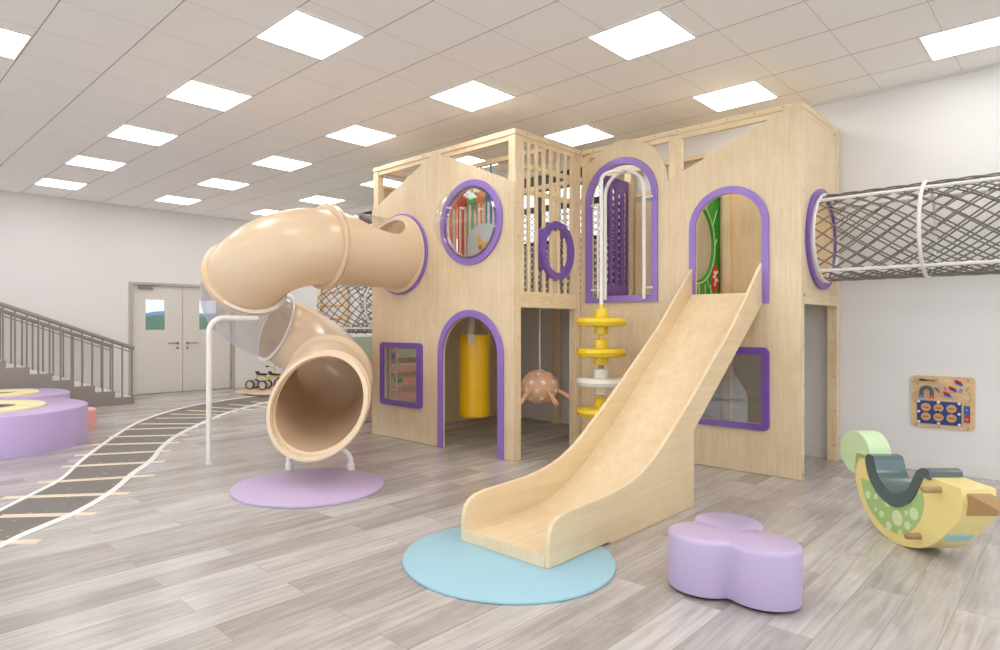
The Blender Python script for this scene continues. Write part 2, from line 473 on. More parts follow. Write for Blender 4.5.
# skirtings
obj('baseboard_right', box(XL, XR, YF - 0.014, YF - 0.0005, 0, 0.10), M['trim'], kind='structure', bevel=0.003)
bl = box(XL + 0.0005, XL + 0.014, DY1 + 0.06, YF - 0.015, 0, 0.10)
obj('baseboard_left', bl, M['trim'], kind='structure', bevel=0.003)
# shadow-gap trim where walls meet the ceiling
obj('trim_1', box(XL, XR, YF - 0.02, YF - 0.0005, H - 0.022, H - 0.001), M['trim'], kind='structure')
obj('trim_2', box(XL + 0.0005, XL + 0.02, YN, YF - 0.02, H - 0.022, H - 0.001), M['trim'], kind='structure')
# window in the wall behind the play house
w1 = empty('window_1', None, None, (WX0, YF, WZ0), kind='structure')
fr = slab(rect(WX0, WX1, WZ0, WZ1), [rect(WX0 + 0.06 + 1.05 * i, WX0 + 1.05 * i + 1.0, WZ0 + 0.06, WZ1 - 0.50) for i in range(5)] +
          [rect(WX0 + 0.06 + 1.05 * i, WX0 + 1.05 * i + 1.0, WZ1 - 0.42, WZ1 - 0.22) for i in range(5)], XZ(YF), 0.04, 0.10)
obj('window_frame', fr, M['win_frame'], w1)
obj('window_pane', box(WX0, WX1, YF + 0.065, YF + 0.07, WZ0, WZ1), M['dome'], w1)
obj('window_sill', box(WX0 - 0.03, WX1 + 0.03, YF - 0.03, YF + 0.04, WZ0 - 0.03, WZ0), M['trim'], w1)

# double door
d1 = empty('door_1', None, None, (XL, 5.1, 0), kind='structure')
xd = XL - 0.045
fo = [(DY0, 0.0), (DY0, DZ), (DY1, DZ), (DY1, 0.0), (DY1 - 0.07, 0.0), (DY1 - 0.07, DZ - 0.05), (DY0 + 0.075, DZ - 0.05), (DY0 + 0.075, 0.0)]
obj('door_frame', slab(fo, [], YZ(XL), -0.12, 0.012), M['door_trim'], d1, bevel=0.003)
obj('threshold_gap', box(xd - 0.05, xd - 0.045, DM - 0.02, DM + 0.02, 0, DZ - 0.05), M['door_gap'], d1)
def leaf(y0, y1, wy0, wy1):
    return slab(rect(y0, y1, 0.006, DZ - 0.0505), [rect(wy0, wy1, 1.226, 1.81)], YZ(xd), -0.04, 0.0)
obj('door_threshold', box(XL - 0.16, XL, DY0, DY1, -0.02, 0.004), M['door_gap'], d1)
lf = obj('door_leaf', leaf(DY0 + 0.082, DM - 0.004, 4.335, 4.693), M['door'], d1, bevel=0.003)
rf = obj('door_leaf', leaf(DM + 0.004, DY1 - 0.077, 5.36, 5.72), M['door'], d1, bevel=0.003)
obj('vision_pane', box(xd - 0.022, xd - 0.018, 4.335, 4.693, 1.226, 1.81), M['door_glass'], lf)
obj('vision_pane', box(xd - 0.022, xd - 0.018, 5.36, 5.72, 1.226, 1.81), M['door_glass'], rf)
for par, yy, s in ((lf, DM - 0.10, -1), (rf, DM + 0.09, 1)):
    bm = lathe([(0, 0), (0.026, 0), (0.026, 0.012), (0, 0.012)], (xd, yy, 0.965), (1, 0, 0), 20)
    bm = tube([(xd, yy, 0.965), (xd + 0.05, yy, 0.965), (xd + 0.055, yy + 0.02 * s, 0.965), (xd + 0.055, yy + 0.2 * s, 0.965)], 0.010, 10, bm)
    obj('door_handle', bm, M['steel'], par, smooth=True)
    bm = lathe([(0, 0), (0.024, 0), (0.024, 0.014), (0.01, 0.016), (0, 0.016)], (xd, yy, 0.87), (1, 0, 0), 20)
    obj('lock_cylinder', bm, M['steel'], par, smooth=True)
for par, yy in ((lf, DY0 + 0.078), (rf, DY1 - 0.08)):
    for zz in (0.3, 1.3, 1.85):
        obj('hinge', tube([(XL - 0.02, yy, zz - 0.06), (XL - 0.02, yy, zz + 0.06)], 0.011, 8), M['steel'], par)
bm = box(xd, xd + 0.05, 4.2, 4.45, DZ - 0.125, DZ - 0.075)
bm = tube([(xd + 0.03, 4.32, DZ - 0.07), (xd + 0.10, 4.42, DZ - 0.06), (xd + 0.02, 4.55, DZ - 0.055)], 0.006, 6, bm)
obj('door_closer', bm, M['steel'], lf, bevel=0.004)

# ceiling lights (every lamp in the 1.8 m raster, three tiles apart)
ORD = ['first', 'second', 'third', 'fourth', 'fifth', 'sixth', 'seventh', 'eighth', 'ninth', 'tenth']
lamp0 = None
rows = [2, 1, 0, -1, -2, -3]
cols = [4, 3, 2, 1, 0, -1, -2, -3, -4]
for ri, j in enumerate(rows):
    for ci, k in enumerate(cols):
        x0 = -4.539 - 1.8 * k; y0 = 1.133 + 1.2 + 1.8 * j
        if lamp0 is None:
            t = empty('ceiling_light', None, None, (x0 + 0.3, y0 + 0.3, H - 0.012))
            obj('diffuser', box(x0 + 0.012, x0 + 0.588, y0 + 0.012, y0 + 0.588, H - 0.010, H - 0.004), M['lamp'], t)
            obj('frame', slab(rect(x0, x0 + 0.6, y0, y0 + 0.6), [rect(x0 + 0.012, x0 + 0.588, y0 + 0.012, y0 + 0.588)], XY(H), -0.012, -0.002), M['trim'], t)
            lamp0 = t
        else:
            t = copy_tree(lamp0); t.location = (x0 + 0.3, y0 + 0.3, H - 0.012)
        props(t, 'lit square ceiling panel, %s row from the play house wall, %s from the door wall' % (ORD[ri], ORD[ci]),
              'ceiling light', 'square panels in the tiled ceiling')

# outside
def hill(name, x0, x1, y0, y1, zb, amp, mat, seed):
    rnd = random.Random(seed); bm = bmesh.new(); nx, ny = 14, 60; g = []
    ph = [rnd.uniform(0, 6) for _ in range(6)]
    for i in range(nx + 1):
        row = []
        for j in range(ny + 1):
            x = x0 + (x1 - x0) * i / nx; y = y0 + (y1 - y0) * j / ny
            z = zb + amp * math.sin(PI * i / nx) * (0.9 + 0.02 * math.sin(y * 0.35 + ph[0]) + 0.012 * math.sin(y * 0.9 + ph[1])) + rnd.uniform(-0.25, 0.25) * 0.4
            row.append(bm.verts.new((x, y, z)))
        g.append(row)
    for i in range(nx):
        for j in range(ny):
            bm.faces.new((g[i][j], g[i + 1][j], g[i + 1][j + 1], g[i][j + 1]))
    o = obj(name, bm, mat, smooth=True, kind='structure'); return o
hill('wooded_slope', -70, -28, -20, 60, -6.0, 8.7, M['hill'], 3)
hill('distant_ridge', -220, -120, -80, 200, -20.0, 27.4, M['hill_far'], 5)
obj('outdoor_ground', box(-260, 120, -120, 260, -20.5, -6.5), M['hill'], kind='structure')
M['bounce_pale'] = plain('pale_bounce_surface', (226, 222, 216), 0.8, 0.04)  # pale slabs added outdoors, out of view, to bounce sky light onto the ceiling
obj('outdoor_bounce_slab', box(-20, 22, -16, YN - 0.16, -0.6, -0.14), M['bounce_pale'], kind='structure')
obj('outdoor_bounce_slab', box(XR + 0.16, 18, YN, 12, -0.6, -0.14), M['bounce_pale'], kind='structure')

# ------------------------------------------------------------------ staircase along the door wall
st = empty('staircase', 'taupe staircase with baluster railings climbing along the wall beside the double door', 'staircase', (-12.05, 3.69, 0))
SX0, SX1, SY, RI, TR, NS = XL + 0.002, -11.4, 3.70, 0.113, 0.297, 17
prof = [(SY, 0.0)]
for i in range(NS):
    prof += [(SY - TR * i, RI * (i + 1)), (SY - TR * (i + 1), RI * (i + 1))]
prof += [(YN + 0.02, RI * NS), (YN + 0.02, 0.0)]
obj('flight', slab(prof, [], YZ(0), SX0, SX1), M['stair'], st)
for i in range(NS):
    obj('tread', box(SX0 + 0.05, SX1 - 0.06, SY - TR * (i + 1), SY - TR * i - 0.01, RI * (i + 1), RI * (i + 1) + 0.004), M['trim'], st)
for xr, hh in ((SX1 - 0.035, 0.93), (SX0 + 0.14, 0.93)):
    ys, ye = SY - 0.03, SY - TR * NS
    sl = RI / TR
    obj('handrail', tube([(xr, ys + 0.03, hh), (xr, ys, hh + 0.01), (xr, ye, hh + 0.01 + sl * (ys - ye))], 0.034, 10), M['rail'], st, smooth=True)
    obj('lower_rail', tube([(xr, ys, hh - 0.07), (xr, ye, hh - 0.07 + sl * (ys - ye))], 0.010, 6), M['rail'], st)
    n = int((ys - ye) / (TR / 2))
    for i in range(n + 1):
        y = ys - TR / 2 * i
        zb = RI * (int((SY - y) / TR) + 1)
        obj('baluster', tube([(xr, y, zb), (xr, y, hh + sl * (ys - y))], 0.014, 6), M['rail'], st)

# ------------------------------------------------------------------ rail-track floor graphic
def catmull(P, n=8):
    P = [Vector((p[0], p[1])) for p in P]
    P = [P[0] * 2 - P[1]] + P + [P[-1] * 2 - P[-2]]
    out = []
    for i in range(1, len(P) - 2):
        for k in range(n):
            t = k / n
            out.append(0.5 * ((2 * P[i]) + (P[i + 1] - P[i - 1]) * t + (2 * P[i - 1] - 5 * P[i] + 4 * P[i + 1] - P[i + 2]) * t * t + (-P[i - 1] + 3 * P[i] - 3 * P[i + 1] + P[i + 2]) * t ** 3))
    out.append(P[-2]); return out
LO = [(-3.4, -0.75), (-4.6, 0.22), (-5.53, 0.896), (-5.86, 1.141), (-6.29, 1.443), (-7.05, 1.80), (-8.11, 2.366), (-9.2, 3.02), (-10.0, 3.72), (-10.55, 4.45), (-11.0, 5.5), (-11.2, 6.6)]
RO = [(-2.5, -0.9), (-3.6, 0.02), (-4.546, 0.736), (-4.785, 0.986), (-5.02, 1.272), (-5.456, 1.627), (-5.95, 1.93), (-6.284, 2.167), (-6.605, 2.359), (-7.040, 2.581), (-7.730, 3.030), (-8.75, 3.90), (-9.35, 4.55), (-9.998, 5.5), (-10.2, 6.6)]
Lc, Rc = catmull(LO), catmull(RO)
def resample(P, n):
    d = [0]
    for a, b in zip(P, P[1:]): d.append(d[-1] + (b - a).length)
    out = []
    j = 0
    for i in range(n + 1):
        s = d[-1] * i / n
        while j < len(d) - 2 and d[j + 1] < s: j += 1
        t = (s - d[j]) / max(1e-9, d[j + 1] - d[j]); out.append(P[j].lerp(P[j + 1], min(1, t)))
    return out
NT = 120
Lr, Rr = resample(Lc, NT), resample(Rc, NT)
def strip(A, B, z0, z1):
    bm = bmesh.new(); rows_ = []
    for a, b in zip(A, B):
        rows_.append([bm.verts.new((a.x, a.y, z0)), bm.verts.new((b.x, b.y, z0)), bm.verts.new((b.x, b.y, z1)), bm.verts.new((a.x, a.y, z1))])
    for p, q in zip(rows_, rows_[1:]):
        for k in range(4): bm.faces.new((p[k], p[(k + 1) % 4], q[(k + 1) % 4], q[k]))
    bm.faces.new(rows_[0]); bm.faces.new(rows_[-1]); return bm
tr = empty('track_mat', 'long dark speckled rail track floor graphic with white edges and peach sleepers', 'floor graphic', (-7, 2.3, 0))
obj('track_surface', strip(Lr, Rr, 0.0004, 0.002), M['track'], tr)
def inset(A, B, w):
    return [a + (b - a).normalized() * w for a, b in zip(A, B)]
obj('edge_line', strip(Lr, inset(Lr, Rr, 0.08), 0.001, 0.004), M['track_white'], tr)
obj('edge_line', strip(inset(Rr, Lr, 0.095), Rr, 0.001, 0.004), M['track_white'], tr)
SLP = [((-4.94, 0.43), (-4.525, 0.927)), ((-5.318, 0.861), (-4.914, 1.344)), ((-5.872, 0.97), (-5.324, 1.695)), ((-6.226, 1.265), (-5.81, 2.05)), ((-6.771, 1.564), (-6.326, 2.328)),
       ((-7.267, 1.797), (-6.831, 2.575)), ((-7.782, 2.084), (-7.239, 2.816)), ((-8.189, 2.383), (-7.671, 3.089)), ((-8.631, 2.701), (-8.142, 3.407)),
       ((-8.979, 2.983), (-8.363, 3.619)), ((-9.359, 3.322), (-8.803, 3.997))]
x, y = -9.359, 3.322
for i in range(6):
    a = math.radians(50 - 9 * i)
    x -= 0.36 * math.sin(a) * 0.9; y += 0.36 * math.cos(a) * 1.1 + 0.05
    dx, dy = math.cos(a * 0.9), math.sin(a * 0.9)
    SLP.append(((x - 0.05, y), (x + 0.86 * dx, y + 0.75 * dy)))
SLP.append(((-4.45, 0.10), (-4.05, 0.58)))
SLP.append(((-3.75, -0.35), (-3.15, 0.23)))
for (a, b) in SLP:
    a, b = Vector(a), Vector(b)
    d = (b - a).normalized(); nn = Vector((-d.y, d.x)) * 0.040
    q = [a - nn, b - nn, b + nn, a + nn]
    bm = bmesh.new()
    A = [bm.verts.new((p.x, p.y, 0.001)) for p in q]; B = [bm.verts.new((p.x, p.y, 0.003)) for p in q]
    bm.faces.new(A); bm.faces.new(B)
    for k in range(4): bm.faces.new((A[k], A[(k + 1) % 4], B[(k + 1) % 4], B[k]))
    obj('sleeper_bar', bm, M['peach'], tr)

# ------------------------------------------------------------------ round mats
def disc_obj(name, c, r, h, mat, label, cat, bev=0.006, z=0.0, group=None):
    bm = lathe([(0, z), (r - bev, z), (r, z + bev * 0.5), (r, z + h - bev), (r - bev * 0.4, z + h - bev * 0.3), (r - bev, z + h), (0, z + h)], (c[0], c[1], 0), n=96)
    o = obj(name, bm, mat, smooth=True); return props(o, label, cat, group)
disc_obj('floor_mat', (-4.506, 2.787), 0.606, 0.022, M['lilac_mat'], 'round lilac floor mat under the mouth of the beige tube slide', 'mat')
disc_obj('floor_mat', (-2.325, 2.720), 0.592, 0.016, M['teal'], 'round pale blue floor mat under the foot of the wooden slide', 'mat')
disc_obj('floor_mat', (-11.65, 6.25), 0.60, 0.02, M['mat_beige'], 'round beige floor mat farther back, partly beneath its twin at the tricycles', 'mat')
disc_obj('floor_mat', (-11.20, 6.28), 0.66, 0.02, M['mat_beige'], 'round beige floor mat nearer the track, the tricycles standing over it', 'mat', z=0.0205)

# ------------------------------------------------------------------ podiums at the left
def podium(c, r, h, ro, ri, label):
    t = empty('play_podium', label, 'podium', (c[0], c[1], 0))
    b = 0.02
    bm = lathe([(0, 0.0), (r, 0.0), (r, h - b), (r - b * 0.3, h - b * 0.3), (r - b, h), (0, h)], (c[0], c[1], 0), n=96)
    obj('base', bm, M['lilac_side'], t, smooth=True)
    cc = (c[0] + 0.03, c[1] - 0.03, 0)
    bm = lathe([(ri, h), (ro, h), (ro, h + 0.02), (ro - 0.012, h + 0.028), (ri + 0.012, h + 0.028), (ri, h + 0.02), (ri, h)], cc, n=72)
    obj('cream_ring', bm, M['cream'], t, smooth=True)
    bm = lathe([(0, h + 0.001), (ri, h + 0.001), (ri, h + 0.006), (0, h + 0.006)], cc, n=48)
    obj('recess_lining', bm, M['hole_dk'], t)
podium((-8.53, 1.25), 0.965, 0.416, 0.58, 0.31, 'large round lilac podium with a cream ring, nearer of the two beside the track')
podium((-10.48, 1.72), 0.79, 0.385, 0.45, 0.19, 'large round lilac podium with a cream ring, in front of the staircase')
o = obj('play_step', lathe([(0, 0), (0.22, 0), (0.22, 0.235), (0.208, 0.25), (0, 0.25)], (-9.15, 2.28, 0), n=64), M['pink'], smooth=True)
props(o, 'salmon pink round step peeking out from behind the nearer lilac podium', 'step')

# ------------------------------------------------------------------ tricycles
def tricycle(loc, ang, label, seatmat):
    t = empty('tricycle', label, 'tricycle', (0, 0, 0), 'yellow tricycles on the beige mats')
    z0 = 0.0
    def wheel(c, r):
        w = obj('wheel', lathe([(r - 0.022, -0.018), (r - 0.006, -0.018), (r, -0.008), (r, 0.008), (r - 0.006, 0.018), (r - 0.022, 0.018), (r - 0.022, -0.018)], c, (0, 1, 0), 28), M['black'], t, smooth=True)
        obj('hub', lathe([(0, -0.012), (0.012, -0.012), (0.02, -0.006), (r - 0.022, -0.004), (r - 0.022, 0.004), (0.02, 0.006), (0.012, 0.012), (0, 0.012)], c, (0, 1, 0), 24), M['spoke'], w, smooth=True)
    wheel((-0.26, 0.13, 0.095), 0.095); wheel((-0.26, -0.13, 0.095), 0.095); wheel((0.30, 0, 0.115), 0.115)
    bm = tube([(-0.26, -0.12, 0.095), (-0.26, 0.12, 0.095)], 0.009, 8)
    P = [(-0.26, 0, 0.095), (-0.23, 0, 0.18), (-0.16, 0, 0.26), (-0.07, 0, 0.285), (0.03, 0, 0.25), (0.12, 0, 0.21), (0.19, 0, 0.235), (0.22, 0, 0.29)]
    bm = tube(P, 0.014, 10, bm)
    obj('frame', bm, M['bike'], t, smooth=True)
    bm = bmesh.new()
    for s in (-1, 1): tube([(0.30, s * 0.03, 0.115), (0.26, s * 0.03, 0.22), (0.235, s * 0.012, 0.28)], 0.008, 8, bm)
    tube([(0.245, 0, 0.24), (0.20, 0, 0.42)], 0.013, 8, bm)
    obj('fork', bm, M['bike'], t, smooth=True)
    bm = tube([(0.15, -0.17, 0.47), (0.18, -0.10, 0.46), (0.20, 0, 0.42), (0.18, 0.10, 0.46), (0.15, 0.17, 0.47)], 0.010, 8)
    obj('handlebar', bm, M['bike'], t, smooth=True)
    for s in (-1, 1):
        obj('grip', tube([(0.15, s * 0.17, 0.47), (0.12, s * 0.22, 0.475)], 0.015, 8), M['black'], t, smooth=True)
    bm = bmesh.new()
    sl_ = [(-0.17, 0.07, 0.36), (-0.14, 0.075, 0.315), (-0.05, 0.06, 0.305), (0.04, 0.03, 0.31)]
    rows_ = []
    for xx, hw, zz in sl_:
        rows_.append([bm.verts.new((xx, -hw, zz + 0.008)), bm.verts.new((xx, 0, zz)), bm.verts.new((xx, hw, zz + 0.008)), bm.verts.new((xx, hw, zz - 0.02)), bm.verts.new((xx, 0, zz - 0.03)), bm.verts.new((xx, -hw, zz - 0.02))])
    for p, q in zip(rows_, rows_[1:]):
        for k in range(6): bm.faces.new((p[k], p[(k + 1) % 6], q[(k + 1) % 6], q[k]))
    bm.faces.new(rows_[0]); bm.faces.new(rows_[-1])
    obj('seat', bm, M['black'], t, smooth=True)
    for s in (-1, 1):
        obj('pedal', box(0.27, 0.33, s * 0.09 - 0.03, s * 0.09 + 0.03, 0.10, 0.12), M['black'], t)
    t.location = loc; t.rotation_euler = (0, 0, ang)
    return t
tricycle((-11.88, 6.33, 0.021), math.radians(38), 'yellow tricycle with black seat, farther one, close to the double door', None)
tricycle((-11.42, 6.36, 0.041), math.radians(38), 'yellow tricycle with black seat, nearer one, half behind the tube slide', None)

# ------------------------------------------------------------------ play house
ph = empty('play_house', 'two storey birch play house with purple framed openings in front of the wall', 'play house', (-4.0, 6.0, 0))
AX0, AX1, AY, AYB = -6.18, -3.94, 4.70, 6.98
BX1, BY = -1.73, 5.83
TOP = 3.222
tc_, bc_ = (-5.63, 2.13), (-4.516, 2.37)
hA = [circle2(tc_[0], tc_[1], 0.405, 64), circle2(bc_[0], bc_[1], 0.352, 64), rrect2(-5.935, -5.335, 0.445, 1.06, 0.02, 3)]
DX0, DX1, DT = -4.925, -4.132, 1.402
r = (DX1 - DX0) / 2; c = (DX0 + DX1) / 2
door_path = [(DX0, 0.004)] + [(c - r * math.cos(PI * i / 28), DT - r + r * math.sin(PI * i / 28)) for i in range(29)] + [(DX1, 0.004)]
outA = [(AX0, 0.004)] + door_path + [(AX1, 0.004), (AX1, 2.70), (-5.06, 3.205), (AX0, 2.70)]
obj('front_panel', slab(outA, hA, XZ(AY), 0, 0.02), M['birch'], ph)
# module B front
WB = arch2(-3.787, -3.098, 1.622, 2.973)
SO = arch2(-2.646, -2.045, 1.60, 2.516)
SQ = rrect2(-2.645, -2.049, 0.446, 1.052, 0.02, 3)
ra = (AX1 + 2.939) / -2
ca = (AX1 - 2.939) / 2
outB = [(AX1 + 0.003, 0.004), (BX1, 0.004), (BX1, TOP), (-2.939, 2.731)] + [(ca + ra * math.cos(PI * i / 24), 2.731 + ra * math.sin(PI * i / 24)) for i in range(1, 24)] + [(AX1 + 0.003, 2.731)]
obj('front_panel', slab(outB, [WB, SO, SQ], XZ(BY), 0, 0.02), M['birch'], ph)
# right-hand end of module B
EY, EZ = 6.40, 2.092
obj('side_panel', slab(rect(5.90, 6.90, 1.62, 3.13), [circle2(EY, EZ, 0.40, 64)], YZ(BX1), -0.022, -0.006), M['birch'], ph)
# left-hand side of module A with four slots
slots = [rrect2(4.98, 5.62, z - 0.055, z + 0.055, 0.054, 6) for z in (0.42, 0.60, 0.78, 0.96)]
obj('side_panel', slab(rect(4.75, 6.95, 0.004, 2.98), slots + [circle2(5.98, 1.50 + 0.62, 0.42, 48)], YZ(AX0), 0.0, 0.02), M['birch'], ph)
# rear panel of module B's upper floor
obj('rear_panel', slab(rect(AX1 + 0.02, BX1 - 0.09, 1.62, 2.80), [], XZ(6.955), 0, 0.018), M['birch'], ph)
# decks
obj('deck', box(AX0 + 0.02, AX1 - 0.052, AY + 0.02, AYB, 1.53, 1.60), M['birch'], ph)
obj('deck', box(AX1 - 0.05, BX1 - 0.061, BY + 0.022, AYB, 1.53, 1.60), M['birch'], ph)
# posts
P9 = 0.09
for (x0, y0) in ((AX0, AY + 0.02), (AX1 - P9, AY + 0.02), (AX0, AYB - P9), (-5.12, AYB - P9), (AX1 - P9, AYB - P9)):
    obj('post', box(x0 + 0.001, x0 + P9 - 0.001, y0 + 0.001, y0 + P9 - 0.001, 0, TOP - 0.054), M['pine_z'], ph, bevel=0.004)
obj('post', box(AX1 - P9, AX1 - 0.001, BY - P9, BY - 0.001, 0, TOP - 0.052), M['pine_z'], ph, bevel=0.004)
obj('post', box(-2.932, -2.842, BY + 0.023, BY + 0.108, 1.6, TOP - 0.055), M['pine_z'], ph, bevel=0.004)
obj('post', box(BX1 - P9, BX1 - 0.001, BY + 0.023, BY + 0.085, 0, TOP - 0.055), M['pine_z'], ph, bevel=0.003)
obj('post', box(BX1 - P9, BX1 - 0.001, AYB - 0.08, AYB + 0.01, 0, TOP - 0.052), M['pine_z'], ph, bevel=0.004)
obj('post', box(-2.84, -2.75, AYB - P9 + 0.001, AYB - 0.001, 0, TOP - 0.052), M['pine_z'], ph, bevel=0.004)
obj('post', box(AX1 + 0.002, AX1 + P9, BY + 0.023, BY + 0.108, 0, TOP - 0.055), M['pine_z'], ph, bevel=0.004)
# top beams
bz0 = TOP - 0.05
def beam(x0, x1, y0, y1, z0, z1, ax):
    obj('beam', box(x0, x1, y0, y1, z0, z1), M['pine_' + ax], ph, bevel=0.003)
beam(AX0 - 0.003, AX1 + 0.001, AY + 0.016, AY + P9 + 0.02, bz0, TOP + 0.002, 'x')
beam(AX0 + P9, AX1 - P9, AY + 0.03, AY + 0.07, bz0 - 0.05, bz0, 'x')
beam(AX0, AX1, AYB - P9, AYB, bz0, TOP, 'x')
beam(AX0, AX0 + P9, AY + 0.11, AYB - P9, bz0, TOP, 'y')
beam(AX1 - P9, AX1 + 0.001, AY + 0.11, BY, bz0, TOP + 0.002, 'y')
beam(AX1 - 0.05, AX1 - 0.01, AY + 0.11, BY - P9, bz0 - 0.05, bz0, 'y')
beam(AX1 + 0.001, BX1 - 0.001, BY + 0.021, BY + 0.11, bz0, TOP - 0.002, 'x')
beam(AX1 + 0.09, -2.932, BY + 0.03, BY + 0.07, bz0 - 0.05, bz0, 'x')
beam(-2.842, BX1 - 0.09, BY + 0.03, BY + 0.07, bz0 - 0.05, bz0, 'x')
beam(-2.842, -2.802, BY + 0.03, BY + 0.07, 2.3, bz0 - 0.05, 'x')
beam(AX1, BX1, AYB - P9, AYB, bz0, TOP, 'x')
beam(BX1 - P9, BX1, BY + 0.11, AYB - 0.08, bz0, TOP, 'y')
beam(BX1 - 0.045, BX1 - 0.005, 5.90, 6.90, bz0 - 0.04, bz0, 'y')
beam(BX1 - 0.045, BX1 - 0.0, 6.86, 6.90, 1.62, bz0 - 0.04, 'z')
beam(BX1 - 0.06, BX1 - 0.0, 5.90, 6.90, 1.50, 1.62, 'y')
beam(AX1 + 0.05, BX1 - 0.1, AYB - 0.06, AYB - 0.02, 2.86, 2.92, 'x')
beam(AX0 + 0.002, AX0 + 0.05, AY + 0.11, AYB - P9, 2.98, 3.03, 'y')
# face between the two modules: balustrade of slats over the lower opening
beam(AX1 - 0.045, AX1, AY + 0.11, BY - P9, 1.49, 1.615, 'y')
beam(AX1 - 0.04, AX1 - 0.002, AY + 0.16, BY - P9, 1.615, 1.65, 'y')
obj('stile', box(AX1 - 0.04, AX1 - 0.002, AY + 0.11, AY + 0.16, 1.615, bz0 - 0.05), M['pine_z'], ph, bevel=0.002)
obj('stile', box(AX1 - 0.04, AX1 - 0.002, BY - P9 - 0.035, BY - P9, 1.65, bz0 - 0.05), M['pine_z'], ph, bevel=0.002)
for i in range(7):
    y = 4.916 + 0.1235 * i
    obj('slat', box(AX1 - 0.024, AX1 - 0.003, y, y + 0.044, 1.65, bz0 - 0.05), M['pine_z'], ph, bevel=0.002)
for z in (2.62, 2.87):
    beam(AX1 - 0.05, AX1 - 0.025, AY + 0.12, BY - P9, z, z + 0.055, 'y')
# purple surrounds
PZ = 0.026
def surround(name, outer, inner, fn, d0, d1, mat='purple', label=None):
    obj(name, slab(outer, [inner], fn, d0, d1), M[mat], ph, bevel=0.004, label=label)
surround('tube_collar', circle2(tc_[0], tc_[1], 0.465, 72), circle2(tc_[0], tc_[1], 0.406, 72), XZ(AY), -PZ, -0.0005, 'purple')
surround('porthole_frame', circle2(bc_[0], bc_[1], 0.437, 72), circle2(bc_[0], bc_[1], 0.35, 72), XZ(AY), -PZ, -0.0005)
surround('window_frame', rrect2(-5.997, -5.252, 0.385, 1.116, 0.05), rrect2(-5.931, -5.337, 0.447, 1.058, 0.012, 3), XZ(AY), -PZ, -0.0005, 'purple_dk')
# arched door surround
ro = 0.465; co = -4.5285
outer_path = [(co - ro * math.cos(PI * i / 28), 1.010 + ro * math.sin(PI * i / 28)) for i in range(29)]
ds = [(co - ro, 0.004)] + outer_path + [(co + ro, 0.004), (DX1 - 0.002, 0.004)] + [(DX1 - 0.002, 1.0)] + [(c + r * math.cos(PI * i / 28), DT - r + r * math.sin(PI * i / 28)) for i in range(29)] + [(DX0 + 0.002, 1.0), (DX0 + 0.002, 0.004)]
obj('doorway_arch', slab(ds, [], XZ(AY), -PZ, -0.0005), M['purple'], ph, bevel=0.004)
surround('arched_window_frame', arch2(-3.868, -3.031, 1.553, 3.049), arch2(-3.789, -3.096, 1.62, 2.975), XZ(BY), -PZ, -0.0005)
surround('arched_window_frame', arch2(-2.705, -1.986, 1.51, 2.581), arch2(-2.646, -2.045, 1.60, 2.516), XZ(BY), -PZ, -0.0005)
surround('window_frame', rrect2(-2.712, -1.982, 0.388, 1.12, 0.05), rrect2(-2.647, -2.047, 0.444, 1.054, 0.012, 3), XZ(BY), -PZ, -0.0005, 'purple_dk')
obj('window_pane', slab(rrect2(-2.68, -2.02, 0.41, 1.09, 0.02, 3), [], XZ(BY), 0.021, 0.026), M['pane'], ph)
surround('tunnel_collar', circle2(EY, EZ, 0.455, 72), circle2(EY, EZ, 0.398, 72), YZ(BX1), -0.005, 0.022, 'purple_dk')
surround('porthole_ring', circle2(5.372, 2.088, 0.282, 64, 0.300), circle2(5.372, 2.088, 0.212, 64, 0.232), YZ(AX1), -0.06, 0.04, 'purple_dk')
bm = bmesh.new()
for k in range(14):
    a = 2 * PI * (k + 0.5) / 14
    lathe([(0, -0.05), (0.036, -0.05), (0.036, 0.01), (0, 0.01)], (AX1 - 0.012, 5.372 + 0.262 * math.cos(a), 2.088 + 0.278 * math.sin(a)), (1, 0, 0), 16, bm)
obj('scalloped_rim', bm, M['purple_dk'], ph)
# clear dome over the round window
bm = lathe([(0.36 * math.cos(a) ** 0.75 if a < 1.57 else 0, 0.33 * math.sin(a)) for a in [PI / 2 * i / 14 for i in range(15)]], (bc_[0], AY - PZ, bc_[1]), (0, -1, 0), 64)
obj('clear_dome', bm, M['dome'], ph, smooth=True)
surround('dome_flange', circle2(bc_[0], bc_[1], 0.375, 72), circle2(bc_[0], bc_[1], 0.348, 72), XZ(AY), -PZ - 0.006, -PZ - 0.0005, 'pane')
# screws along posts and beams
scr = None
SC = []
for z in [0.15 + 0.33 * i for i in range(9)]:
    SC.append(((AX1 + 0.001, AY + 0.062, z + 0.05), (1, 0, 0)))
    SC.append(((BX1 + 0.0005, BY + 0.055, z), (1, 0, 0)))
    SC.append(((BX1 + 0.0005, AYB - 0.03, z + 0.07), (1, 0, 0)))
    if z < 1.5:
        SC.append(((BX1 - 0.045, AYB - 0.0805, z), (0, -1, 0))); SC.append(((BX1 - 0.02, AYB - 0.0805, z + 0.01), (0, -1, 0)))
        SC.append(((AX1 - 0.045, BY - P9 - 0.001, z), (0, -1, 0)))
for i in range(9):
    SC.append(((AX0 + 0.15 + 0.25 * i, AY + 0.0155, TOP - 0.022), (0, -1, 0)))
    SC.append(((-3.8 + 0.24 * i, BY + 0.0205, TOP - 0.022), (0, -1, 0)))
for i in range(5):
    SC.append(((AX1 + 0.0015, 4.9 + 0.19 * i, TOP - 0.022), (1, 0, 0)))
    SC.append(((AX1 + 0.0015, 4.93 + 0.18 * i, 1.55), (1, 0, 0)))
for p, d in SC:
    obj('screw', lathe([(0, 0), (0.0065, 0), (0.006, 0.002), (0, 0.002)], p, d, 10), M['socket_dk'], ph)
